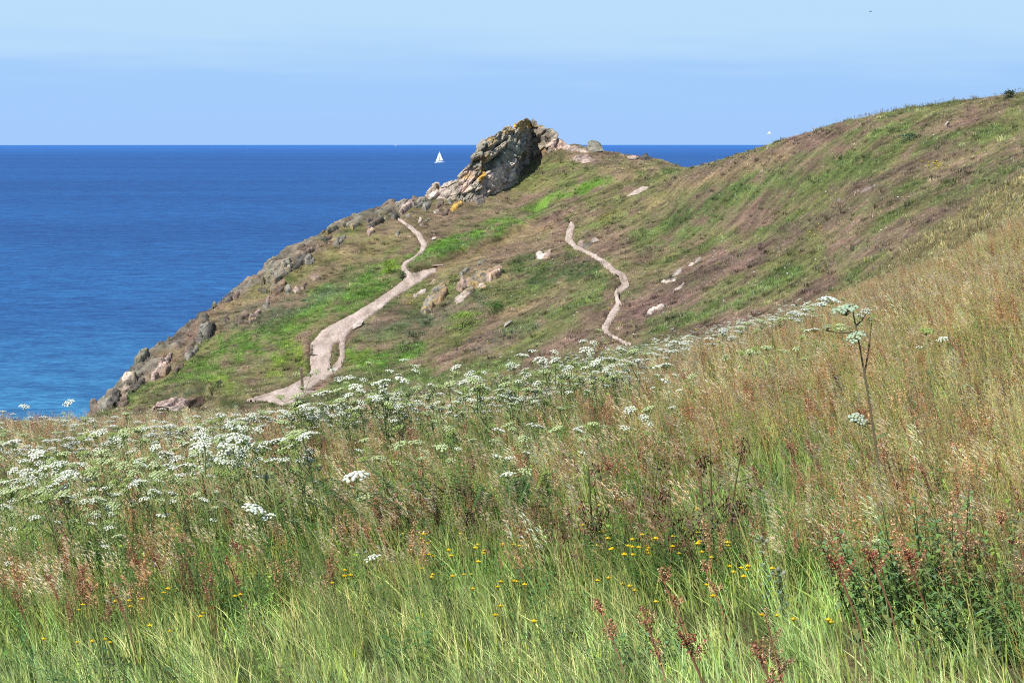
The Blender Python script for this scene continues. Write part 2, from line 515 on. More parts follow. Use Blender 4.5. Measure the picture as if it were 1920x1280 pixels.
def mat_ground():
    m, nt, out = mat_new("turf_and_heath")
    at = node(nt, "ShaderNodeAttribute", attribute_name='cov')
    g = node(nt, "ShaderNodeNewGeometry")
    n1 = noise_n(nt, 3.2, 6, 0.7, g.outputs['Position'])
    n2 = noise_n(nt, 14.0, 5, 0.75, g.outputs['Position'])
    r1 = ramp(nt, n1.outputs[0], [(0.30, (0.55, 0.55, 0.55)), (0.72, (1.40, 1.36, 1.30))])
    r2 = ramp(nt, n2.outputs[0], [(0.30, (0.55, 0.58, 0.55)), (0.72, (1.5, 1.42, 1.38))])
    c = mix(nt, 1.0, at.outputs['Color'], r1.outputs[0], 'MULTIPLY')
    c = mix(nt, 1.0, c, r2.outputs[0], 'MULTIPLY')
    p = node(nt, "ShaderNodeBsdfPrincipled")
    p.inputs['Roughness'].default_value = 0.95; p.inputs['Specular IOR Level'].default_value = 0.1
    nt.links.new(c, p.inputs['Base Color'])
    b = node(nt, "ShaderNodeBump"); b.inputs['Strength'].default_value = 0.9; b.inputs['Distance'].default_value = 0.12
    nt.links.new(n2.outputs[0], b.inputs['Height'])
    nt.links.new(b.outputs[0], p.inputs['Normal'])
    nt.links.new(p.outputs[0], out.inputs[0])
    return m

def mat_path():
    m, nt, out = mat_new("trodden_pink_earth")
    g = node(nt, "ShaderNodeNewGeometry")
    mpp = node(nt, "ShaderNodeMapping"); mpp.inputs['Scale'].default_value = (1.0, 0.16, 1.0)
    nt.links.new(g.outputs['Position'], mpp.inputs[0])
    n1 = noise_n(nt, 1.5, 5, 0.6, mpp.outputs[0])
    n2 = noise_n(nt, 9.0, 6, 0.7, mpp.outputs[0])
    r1 = ramp(nt, n1.outputs[0], [(0.32, (0.28, 0.22, 0.175)), (0.5, (0.43, 0.345, 0.29)), (0.68, (0.54, 0.445, 0.385))])
    r2 = ramp(nt, n2.outputs[0], [(0.28, (0.62, 0.6, 0.58)), (0.62, (1.12, 1.12, 1.12))])
    c = mix(nt, 1.0, r1.outputs[0], r2.outputs[0], 'MULTIPLY')
    p = node(nt, "ShaderNodeBsdfPrincipled"); p.inputs['Roughness'].default_value = 0.95
    p.inputs['Specular IOR Level'].default_value = 0.1
    nt.links.new(c, p.inputs['Base Color'])
    b = node(nt, "ShaderNodeBump"); b.inputs['Strength'].default_value = 0.5; b.inputs['Distance'].default_value = 0.06
    nt.links.new(n2.outputs[0], b.inputs['Height']); nt.links.new(b.outputs[0], p.inputs['Normal'])
    nt.links.new(p.outputs[0], out.inputs[0])
    return m

def mat_rock():
    m, nt, out = mat_new("lichened_rock")
    at = node(nt, "ShaderNodeAttribute", attribute_name='vc')
    g = node(nt, "ShaderNodeNewGeometry")
    mp = node(nt, "ShaderNodeMapping"); mp.inputs['Rotation'].default_value = (0, R(48), 0); mp.inputs['Scale'].default_value = (1.0, 0.5, 2.6)
    nt.links.new(g.outputs['Position'], mp.inputs[0])
    n1 = noise_n(nt, 0.9, 7, 0.65, mp.outputs[0])
    n2 = noise_n(nt, 5.0, 6, 0.75, g.outputs['Position'])
    n3 = noise_n(nt, 1.3, 5, 0.6, g.outputs['Position'])
    r1 = ramp(nt, n1.outputs[0], [(0.32, (0.50, 0.48, 0.44)), (0.5, (1, 1, 1)), (0.68, (1.35, 1.3, 1.25))])
    r2 = ramp(nt, n2.outputs[0], [(0.33, (0.45, 0.45, 0.43)), (0.5, (1, 1, 1)), (0.66, (1.4, 1.38, 1.34))])
    c = mix(nt, 1.0, at.outputs['Color'], r1.outputs[0], 'MULTIPLY')
    c = mix(nt, 1.0, c, r2.outputs[0], 'MULTIPLY')
    lf = node(nt, "ShaderNodeMath", operation='MULTIPLY')
    rl = ramp(nt, n3.outputs[0], [(0.48, (0, 0, 0)), (0.56, (1, 1, 1))])
    nt.links.new(rl.outputs[0], lf.inputs[0]); nt.links.new(at.outputs['Alpha'], lf.inputs[1])
    c = mix(nt, lf.outputs[0], c, (0.56, 0.33, 0.07))
    p = node(nt, "ShaderNodeBsdfPrincipled"); p.inputs['Roughness'].default_value = 0.9
    p.inputs['Specular IOR Level'].default_value = 0.2
    nt.links.new(c, p.inputs['Base Color'])
    b = node(nt, "ShaderNodeBump"); b.inputs['Strength'].default_value = 0.8; b.inputs['Distance'].default_value = 0.12
    ad = node(nt, "ShaderNodeMath", operation='MULTIPLY_ADD'); ad.inputs[1].default_value = 0.5
    nt.links.new(n2.outputs[0], ad.inputs[0]); nt.links.new(n1.outputs[0], ad.inputs[2])
    nt.links.new(ad.outputs[0], b.inputs['Height']); nt.links.new(b.outputs[0], p.inputs['Normal'])
    nt.links.new(p.outputs[0], out.inputs[0])
    return m

def mat_sea():
    m, nt, out = mat_new("sea_water")
    g = node(nt, "ShaderNodeNewGeometry")
    L = node(nt, "ShaderNodeVectorMath", operation='LENGTH'); nt.links.new(g.outputs['Position'], L.inputs[0])
    # shallower, greener water under the cliff, deep blue outside
    mr = node(nt, "ShaderNodeMath", operation='LOGARITHM'); mr.inputs[1].default_value = 10.0
    nt.links.new(L.outputs['Value'], mr.inputs[0])
    mm = node(nt, "ShaderNodeMapRange"); mm.inputs['From Min'].default_value = math.log10(300); mm.inputs['From Max'].default_value = math.log10(20000)
    nt.links.new(mr.outputs[0], mm.inputs[0])
    base = ramp(nt, mm.outputs[0], [(0.0, (0.022, 0.135, 0.30)), (0.12, (0.009, 0.078, 0.25)), (0.3, (0.006, 0.060, 0.225)), (0.65, (0.006, 0.062, 0.245)), (0.88, (0.014, 0.105, 0.40))])
    mp = node(nt, "ShaderNodeMapping"); mp.inputs['Scale'].default_value = (0.75, 1.0, 1.0)
    nt.links.new(g.outputs['Position'], mp.inputs[0])
    w1 = noise_n(nt, 0.14, 6, 0.85, mp.outputs[0])
    w2 = noise_n(nt, 0.9, 5, 0.65, mp.outputs[0])
    mpb = node(nt, "ShaderNodeMapping"); mpb.inputs['Scale'].default_value = (0.25, 1.0, 1.0)
    nt.links.new(g.outputs['Position'], mpb.inputs[0])
    w3 = noise_n(nt, 0.006, 4, 0.6, mpb.outputs[0])
    r1 = ramp(nt, w1.outputs[0], [(0.36, (0.35, 0.52, 0.66)), (0.64, (2.0, 1.6, 1.32))])
    r2 = ramp(nt, w2.outputs[0], [(0.34, (0.55, 0.65, 0.75)), (0.66, (1.6, 1.45, 1.25))])
    r3 = ramp(nt, w3.outputs[0], [(0.3, (0.78, 0.82, 0.88)), (0.7, (1.18, 1.18, 1.12))])
    c = mix(nt, 1.0, base.outputs[0], r1.outputs[0], 'MULTIPLY')
    c = mix(nt, 1.0, c, r2.outputs[0], 'MULTIPLY')
    c = mix(nt, 1.0, c, r3.outputs[0], 'MULTIPLY')
    # small breaking crests far out
    mpf = node(nt, "ShaderNodeMapping"); mpf.inputs['Scale'].default_value = (0.10, 0.035, 1.0)
    nt.links.new(g.outputs['Position'], mpf.inputs[0])
    vo = node(nt, "ShaderNodeTexVoronoi"); vo.inputs['Scale'].default_value = 0.35
    nt.links.new(mpf.outputs[0], vo.inputs['Vector'])
    fo = ramp(nt, vo.outputs['Distance'], [(0.035, (1, 1, 1)), (0.055, (0, 0, 0))])
    sel = ramp(nt, vo.outputs['Color'], [(0.80, (0, 0, 0)), (0.84, (1, 1, 1))])
    fm = node(nt, "ShaderNodeMath", operation='MULTIPLY')
    nt.links.new(fo.outputs[0], fm.inputs[0]); nt.links.new(sel.outputs[0], fm.inputs[1])
    fd = node(nt, "ShaderNodeMapRange"); fd.inputs['From Min'].default_value = 1500; fd.inputs['From Max'].default_value = 3500
    nt.links.new(L.outputs['Value'], fd.inputs[0])
    fm2 = node(nt, "ShaderNodeMath", operation='MULTIPLY')
    nt.links.new(fm.outputs[0], fm2.inputs[0]); nt.links.new(fd.outputs[0], fm2.inputs[1])
    c = mix(nt, fm2.outputs[0], c, (0.75, 0.8, 0.85))
    df = node(nt, "ShaderNodeBsdfDiffuse"); nt.links.new(c, df.inputs[0])
    gl = node(nt, "ShaderNodeBsdfGlossy"); gl.inputs['Roughness'].default_value = 0.28
    gl.inputs['Color'].default_value = (0.75, 0.85, 1.0, 1)
    b = node(nt, "ShaderNodeBump"); b.inputs['Strength'].default_value = 1.0; b.inputs['Distance'].default_value = 0.7
    ad = node(nt, "ShaderNodeMath", operation='MULTIPLY_ADD'); ad.inputs[1].default_value = 0.35
    nt.links.new(w2.outputs[0], ad.inputs[0]); nt.links.new(w1.outputs[0], ad.inputs[2])
    nt.links.new(ad.outputs[0], b.inputs['Height'])
    nt.links.new(b.outputs[0], gl.inputs['Normal'])
    ms = node(nt, "ShaderNodeMixShader"); ms.inputs[0].default_value = 0.17
    nt.links.new(df.outputs[0], ms.inputs[1]); nt.links.new(gl.outputs[0], ms.inputs[2])
    nt.links.new(ms.outputs[0], out.inputs[0])
    return m

def plain(name, c, rough=0.6, nscale=None, namp=0.15):
    m, nt, out = mat_new(name)
    p = node(nt, "ShaderNodeBsdfPrincipled"); p.inputs['Roughness'].default_value = rough
    p.inputs['Base Color'].default_value = (*c, 1)
    if nscale:
        tcn = node(nt, "ShaderNodeTexCoord")
        n = noise_n(nt, nscale, 5, 0.6, tcn.outputs['Object'])
        r = ramp(nt, n.outputs[0], [(0.3, tuple(v * (1 - namp * 2) for v in c)), (0.7, tuple(min(1, v * (1 + namp * 2)) for v in c))])
        nt.links.new(r.outputs[0], p.inputs['Base Color'])
        b = node(nt, "ShaderNodeBump"); b.inputs['Strength'].default_value = 0.4; b.inputs['Distance'].default_value = 0.01
        nt.links.new(n.outputs[0], b.inputs['Height']); nt.links.new(b.outputs[0], p.inputs['Normal'])
    nt.links.new(p.outputs[0], out.inputs[0])
    return m

M = dict(ground=mat_ground(), path=mat_path(), rock=mat_rock(), sea=mat_sea())
M['inst'] = leafy("grass_and_herb_blades", instanced=True, trans=0.34, rough=0.4, spec=0.5)
M['plant'] = leafy("plant_tissue", trans=0.25)
M['plant0'] = leafy("dry_plant_tissue", trans=0.0, rough=0.8)
M['floret'] = leafy("white_florets", trans=0.15, rough=0.8, spec=0.1, vary=0.12)

# ------------------------------------------------------------------ mesh building
def mesh_np(name, V, F, cols=None, mat=None, smooth=False, attr='vc'):
    """V Nx3, F Mx4 or Mx3 arrays (or list of tuples), cols Nx3/Nx4 per vertex"""
    me = bpy.data.meshes.new(name)
    V = np.asarray(V, np.float32)
    if isinstance(F, np.ndarray):
        k = F.shape[1]
        me.vertices.add(len(V)); me.vertices.foreach_set('co', V.ravel())
        me.loops.add(F.size); me.loops.foreach_set('vertex_index', F.astype(np.int32).ravel())
        me.polygons.add(len(F))
        me.polygons.foreach_set('loop_start', np.arange(0, F.size, k, dtype=np.int32))
        me.update(calc_edges=True)
    else:
        me.from_pydata(V.tolist(), [], F)
    if cols is not None:
        cols = np.asarray(cols, np.float32)
        if cols.shape[1] == 3: cols = np.hstack([cols, np.ones((len(cols), 1), np.float32)])
        a = me.attributes.new(attr, 'FLOAT_COLOR', 'POINT')
        a.data.foreach_set('color', cols.ravel())
    if mat: me.materials.append(mat)
    if smooth: me.polygons.foreach_set('use_smooth', [True] * len(me.polygons))
    return me

def link(name, me, parent=None, loc=(0, 0, 0), rz=0):
    o = bpy.data.objects.new(name, me); COL.objects.link(o)
    o.location = loc
    if rz: o.rotation_euler = (0, 0, rz)
    if parent: o.parent = parent
    return o

class MB:
    """collects small pieces with a colour per piece into one mesh"""
    def __init__(s): s.v = []; s.f = []; s.c = []
    def add(s, vs, fs, c):
        b = len(s.v); s.v.extend(vs); s.f.extend([tuple(b + i for i in f) for f in fs])
        if isinstance(c, list): s.c.extend(c)
        else: s.c.extend([c] * len(vs))
    def tube(s, pts, rads, c, sides=4):
        pts = [Vector(p) for p in pts]; vs = []
        for i, p in enumerate(pts):
            d = (pts[min(i + 1, len(pts) - 1)] - pts[max(i - 1, 0)]).normalized()
            a = d.cross(Vector((0.3, 1, 0.2))).normalized(); b = d.cross(a)
            for k in range(sides):
                t = 2 * math.pi * k / sides
                vs.append(tuple(p + (a * math.cos(t) + b * math.sin(t)) * rads[i]))
        fs = []
        for i in range(len(pts) - 1):
            for k in range(sides):
                k2 = (k + 1) % sides
                fs.append((i * sides + k, i * sides + k2, (i + 1) * sides + k2, (i + 1) * sides + k))
        fs.append(tuple(range((len(pts) - 1) * sides, len(pts) * sides)))
        s.add(vs, fs, c)
    def blade(s, base, dirv, length, width, c, bend=0.4, seg=3, tipc=None):
        """a ribbon of grass that bends over along dirv"""
        base = Vector(base); up = Vector((0, 0, 1)); dv = Vector(dirv)
        side = Vector((-dv.y, dv.x, 0))
        if side.length < 1e-3: side = Vector((1, 0, 0))
        q_ = random.uniform(0, 6.28); side = (side.normalized() * .25 + Vector((math.cos(q_), math.sin(q_), 0))).normalized()
        vs = []; cs = []
        for i in range(seg + 1):
            t = i / seg
            p = base + up * (length * t * (1 - 0.22 * bend * t)) + dv * (length * (0.35 * t + bend * t * t))
            w = width * (1 - t ** 2.2) * 0.5 + 0.0005
            vs += [tuple(p - side * w), tuple(p + side * w)]
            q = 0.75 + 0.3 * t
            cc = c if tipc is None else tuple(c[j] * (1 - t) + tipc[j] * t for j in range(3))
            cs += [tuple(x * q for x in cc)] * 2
        s.add(vs, [(2*i, 2*i+1, 2*i+3, 2*i+2) for i in range(seg)], cs)
        return Vector(vs[-1])
    def quad(s, p, n, size, c, aspect=1.0, roll=None):
        p = Vector(p); n = Vector(n).normalized()
        a = n.cross(Vector((random.uniform(-1, 1), random.uniform(-1, 1), random.uniform(-1, 1)))).normalized()
        b = n.cross(a)
        a = a * size * 0.5; b = b * size * 0.5 * aspect
        s.add([tuple(p - a), tuple(p - b), tuple(p + a), tuple(p + b)], [(0, 1, 2, 3)], c)
    def leaf(s, p, d, length, width, c, droop=0.3):
        p = Vector(p); d = Vector(d).normalized()
        side = d.cross(Vector((0, 0, 1)))
        if side.length < 1e-3: side = Vector((1, 0, 0))
        side.normalize(); up = side.cross(d)
        q1 = p + d * length * 0.45 + up * length * 0.06; q2 = p + d * length - Vector((0, 0, droop * length))
        w = side * width * 0.5
        s.add([tuple(p), tuple(q1 - w), tuple(q1), tuple(q1 + w), tuple(q2)],
              [(0, 1, 2), (0, 2, 3), (1, 4, 2), (2, 4, 3)], c)
    def nut(s, p, r, c, flat=1.0):
        p = Vector(p)
        vs = [(p.x + r, p.y, p.z), (p.x - r, p.y, p.z), (p.x, p.y + r, p.z), (p.x, p.y - r, p.z), (p.x, p.y, p.z + r * flat), (p.x, p.y, p.z - r * flat)]
        s.add(vs, [(0,2,4),(2,1,4),(1,3,4),(3,0,4),(2,0,5),(1,2,5),(3,1,5),(0,3,5)], c)
    def dome(s, p, r, h, c, n=7, up=Vector((0, 0, 1)), under=None):
        p = Vector(p); up = up.normalized()
        a = up.cross(Vector((0.2, 1, 0.1))).normalized(); b = up.cross(a)
        vs = []; cs = []
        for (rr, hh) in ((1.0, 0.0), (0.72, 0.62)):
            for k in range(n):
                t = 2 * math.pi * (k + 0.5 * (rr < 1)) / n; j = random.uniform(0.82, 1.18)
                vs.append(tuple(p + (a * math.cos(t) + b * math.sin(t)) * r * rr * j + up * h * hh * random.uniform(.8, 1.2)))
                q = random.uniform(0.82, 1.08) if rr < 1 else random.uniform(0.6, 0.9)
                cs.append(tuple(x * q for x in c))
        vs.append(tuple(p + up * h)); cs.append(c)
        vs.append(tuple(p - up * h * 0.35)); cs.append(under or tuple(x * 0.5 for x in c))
        fs = []
        for k in range(n):
            k2 = (k + 1) % n
            fs += [(k, k2, n + k), (k2, n + k2, n + k), (n + k, n + k2, 2 * n), (k2, k, 2 * n + 1)]
        s.add(vs, fs, cs)
    def mesh(s, name, mat, smooth=False):
        return mesh_np(name, s.v, s.f, s.c, mat, smooth)

# ------------------------------------------------------------------ the land sheet
RC0 = dict(grey=(0.21, 0.20, 0.165))
def worley(x, y, z=None, seed=0):
    """cell noise: (nearest distance, gap to the second nearest, cell id value, offset to the cell's heart)"""
    x = np.asarray(x, float); y = np.asarray(y, float); z = np.zeros_like(x) if z is None else np.asarray(z, float)
    xi = np.floor(x).astype(np.int64); yi = np.floor(y).astype(np.int64); zi = np.floor(z).astype(np.int64)
    f1 = np.full(x.shape, 9.); f2 = np.full(x.shape, 9.); cid = np.zeros(x.shape); ox = np.zeros(x.shape); oy = np.zeros(x.shape); oz = np.zeros(x.shape)
    for dx in (-1, 0, 1):
        for dy in (-1, 0, 1):
            for dz in (-1, 0, 1):
                a, b, c = xi + dx, yi + dy, zi + dz
                rx = x - (a + 0.5 + 0.45 * _hash(a + seed, b, c)); ry = y - (b + 0.5 + 0.45 * _hash(a, b + seed + 7, c)); rz = z - (c + 0.5 + 0.45 * _hash(a, b, c + seed + 13))
                d = np.sqrt(rx * rx + ry * ry + rz * rz)
                n = d < f1
                f2 = np.where(n, f1, np.minimum(f2, d)); cid = np.where(n, _hash(a + 31, b + 17 + seed, c + 5), cid)
                ox = np.where(n, rx, ox); oy = np.where(n, ry, oy); oz = np.where(n, rz, oz)
                f1 = np.where(n, d, f1)
    return f1, f2 - f1, cid, ox, oy, oz

def blocky(P, sc, ang, seed=0, an=(1.0, 1.0, 2.2)):
    """height of jointed, bedded rock at points P: tilted blocks with open cracks between them"""
    c_, s_ = math.cos(ang), math.sin(ang)
    a = (P[:, 0] * c_ + P[:, 2] * s_) * an[0] * sc; b = P[:, 1] * an[1] * sc * 0.8; c = (-P[:, 0] * s_ + P[:, 2] * c_) * an[2] * sc
    w = 0.10 * fbm(a * 1.3, b * 1.3, c * 1.3, o=2)
    f1, gap, cid, ox, oy, oz = worley(a + w, b + w, c - w, seed)
    tilt = _hash((cid * 9999).astype(np.int64), (cid * 777).astype(np.int64), (cid * 0).astype(np.int64) + seed)
    return 0.50 * cid + 0.9 * tilt * ox - 0.9 * oz * np.abs(tilt) - 0.5 * np.exp(-(gap / 0.06) ** 2), gap, cid

def build_ground():
    a = np.concatenate([np.arange(-0.42, -0.262, 0.004), np.arange(-0.262, 0.262, 0.00095), np.arange(0.262, 0.42, 0.004)])
    yy = np.concatenate([np.arange(-38, 8, 1.0), np.arange(8, 92, 0.4), np.arange(92, 120, 0.3), np.arange(120, 262, 0.24), np.arange(262, 320, 1.2)])
    A, Yg = np.meshgrid(a, yy)
    X = A * (Yg + 30 + np.maximum(0, -(Yg - 8)) * 0.0 + 12)
    Z = np.empty_like(X)
    for i in range(0, len(yy), 40):
        Z[i:i+40] = H(X[i:i+40], Yg[i:i+40])
    n, m = X.shape
    V = np.stack([X.ravel(), Yg.ravel(), Z.ravel()], 1)
    # bare jointed rock along the seaward edge and down the cliff
    ul, ly, lz = _L[-1]
    e = np.interp(V[:, 0] / np.maximum(V[:, 1], 8), ul, ly) - V[:, 1]
    qx, qy = project(V[:, 0], V[:, 1], V[:, 2])
    sel = np.nonzero((V[:, 1] > 120) & (e < 13) & (qx < 1290))[0]
    E = e[sel]; S_ = V[sel]
    nz = fbm(S_[:, 0] / 4.5, S_[:, 1] / 4.5 + 3, o=3)
    rm = sstep(-.28, .12, nz + (5.8 - E) / 9.0) * np.where(qx[sel] < 900, 1, sstep(1060, 900, qx[sel]) )
    rm = np.maximum(rm, sstep(1, -6, E))
    bb, gg, cc_ = blocky(np.stack([S_[:, 0], S_[:, 1] * .6, S_[:, 2] * 1.5], 1), 0.55, R(40), 77, (0.7, 0.8, 1.9))
    b2, g2, c2 = blocky(np.stack([S_[:, 0], S_[:, 1] * .6, S_[:, 2] * 1.5], 1), 1.5, R(40), 78, (0.7, 0.8, 1.9))
    V[sel, 2] += rm * (0.10 + 0.50 * bb + 0.22 * b2) * sstep(14, 8, E)
    rk_col = np.array(RC0['grey']) * (0.78 + .35 * cc_ + .32 * c2)[:, None] * (1 - .3 * np.exp(-(gg / .08) ** 2))[:, None]
    pinkish = sstep(-.1, .3, fbm(S_[:, 0] / 6 + 50, S_[:, 1] / 6, o=2))[:, None]
    rk_col = rk_col * (1 - pinkish) + rk_col * np.array((1.35, 1.15, 1.10)) * pinkish
    idx = np.arange(n * m).reshape(n, m)
    F = np.stack([idx[:-1, :-1].ravel(), idx[:-1, 1:].ravel(), idx[1:, 1:].ravel(), idx[1:, :-1].ravel()], 1)
    cols = np.empty((len(V), 3))
    for i in range(0, len(V), 60000):
        s = slice(i, i + 60000)
        cols[s] = cover(V[s, 0], V[s, 1], V[s, 2]) * np.where(V[s, 1] > 60, .82, .6)[:, None]
    cols[sel] = cols[sel] * (1 - rm[:, None]) + rk_col * rm[:, None]
    me = mesh_np("ground", V, F, cols, M['ground'], smooth=False, attr='cov')
    return tag(link("ground", me), kind='structure')
build_ground()

def build_path(name, pts_groups):
    allp = [p for g in pts_groups for p in g]
    xs = []; ys = []
    for p in allp:
        g = ground_at(p[0], p[1], y0=95)
        if g: xs.append(g[0]); ys.append(g[1])
    x0, x1, y0, y1 = min(xs) - 2, max(xs) + 2, min(ys) - 4, max(ys) + 4
    st = 0.13
    gx = np.arange(x0, x1, st); gy = np.arange(y0, y1, st)
    keepV = []; Fs = []; base = 0
    # strips of rows, keeping only the cells on the path
    X, Y = np.meshgrid(gx, gy)
    Zb = H(X, Y, path=False)
    px, py = project(X.ravel(), Y.ravel(), Zb.ravel())
    best = np.full(px.shape, 1e9)
    for pts in pts_groups:
        d, _ = seg_dist(px, py, pts); best = np.minimum(best, d)
    m = (best + 2.6 * fbm(X.ravel() / 1.1, Y.ravel() / 4.5, o=3) + 0.5 * vnoise(X.ravel() * 2.6, Y.ravel() * 0.8)).reshape(X.shape)
    Z = Zb - 0.05 - 0.42 * sstep(-0.5, 3.0, m) - 0.03 * np.abs(fbm(X * .9, Y * .2 + 3, o=2)) * sstep(0, -4, m) + 0.02 * fbm(X / 0.9, Y / 3.0, o=2)
    ok = m < 3.0
    n, k = X.shape
    idx = np.arange(n * k).reshape(n, k)
    c = ok[:-1, :-1] & ok[:-1, 1:] & ok[1:, 1:] & ok[1:, :-1]
    F = np.stack([idx[:-1, :-1][c], idx[:-1, 1:][c], idx[1:, 1:][c], idx[1:, :-1][c]], 1)
    used = np.unique(F)
    re = -np.ones(n * k, int); re[used] = np.arange(len(used))
    V = np.stack([X.ravel(), Y.ravel(), Z.ravel()], 1)[used]
    me = mesh_np(name, V, re[F], None, M['path'], smooth=True)
    tag(link(name, me), kind='structure')
for g in PATHS.values(): build_path("path", g)

def build_sea():
    RE = 6371000.0
    r = np.concatenate([np.linspace(60, 1200, 40), np.geomspace(1250, 30000, 90)])
    th = np.linspace(0, 2 * math.pi, 241)[:-1]
    Rg, T = np.meshgrid(r, th, indexing='ij')
    X = Rg * np.sin(T); Y = Rg * np.cos(T); Z = SEA_Z - Rg ** 2 / (2 * RE)
    n, m = X.shape
    V = np.stack([X.ravel(), Y.ravel(), Z.ravel()], 1)
    idx = np.arange(n * m).reshape(n, m); nx = np.roll(idx, -1, axis=1)
    F = np.stack([idx[:-1].ravel(), idx[1:].ravel(), nx[1:].ravel(), nx[:-1].ravel()], 1)
    # every 4th: orientation up
    me = mesh_np("sea", V, F, None, M['sea'], smooth=True)
    return tag(link("sea", me), kind='structure')
build_sea()

# ------------------------------------------------------------------ rocks
def hull_block(pts, colour, cuts=3, amp=0.09, lichen=0.0, seed=0):
    """an angular block of rock: the hull of the points, broken up and roughened"""
    bm = bmesh.new()
    for p in pts: bm.verts.new(p)
    r = bmesh.ops.convex_hull(bm, input=bm.verts)
    junk = [v for v in bm.verts if not v.link_faces]
    bmesh.ops.delete(bm, geom=junk, context='VERTS')
    size = max((max(p[i] for p in pts) - min(p[i] for p in pts)) for i in range(3))
    tgt = max(size / 9.0, 0.10)
    for _ in range(5):
        long = [e for e in bm.edges if e.calc_length() > tgt * 1.7]
        if not long: break
        bmesh.ops.subdivide_edges(bm, edges=long, cuts=1, use_grid_fill=True)
        bmesh.ops.triangulate(bm, faces=[f for f in bm.faces if len(f.verts) > 3])
    bm.normal_update()
    co = np.array([v.co[:] for v in bm.verts]); no = np.array([v.normal[:] for v in bm.verts])
    s = seed * 3.7
    # layered cracks along the dip of the beds plus rough facets
    k = (co[:, 0] * -0.74 + co[:, 2] * 0.67)
    lay = fbm(k * 2.6 + s, co[:, 1] * 0.5, co[:, 0] * 0.35, o=2)
    lay = np.round(lay * 5) / 5
    rough = fbm(co[:, 0] * 1.7 + s, co[:, 1] * 1.7, co[:, 2] * 1.7, o=4)
    d = amp * size * (0.55 * lay + 0.8 * rough)
    co = co + no * d[:, None]
    for v, c in zip(bm.verts, co): v.co = c
    bmesh.ops.triangulate(bm, faces=bm.faces[:])
    V = [tuple(v.co) for v in bm.verts]; bm.verts.index_update()
    F = [tuple(v.index for v in f.verts) for f in bm.faces]
    cc = np.array(colour) * (1 + 0.25 * rough[:, None])
    cols = [(c[0], c[1], c[2], lichen) for c in cc]
    bm.free()
    return V, F, cols

RC = dict(pale=(0.44, 0.37, 0.315), pink=(0.40, 0.30, 0.26), grey=(0.21, 0.20, 0.165), dark=(0.095, 0.088, 0.078),
          olive=(0.17, 0.165, 0.12), orange=(0.34, 0.23, 0.09), white=(0.44, 0.385, 0.335), brown=(0.20, 0.15, 0.115))

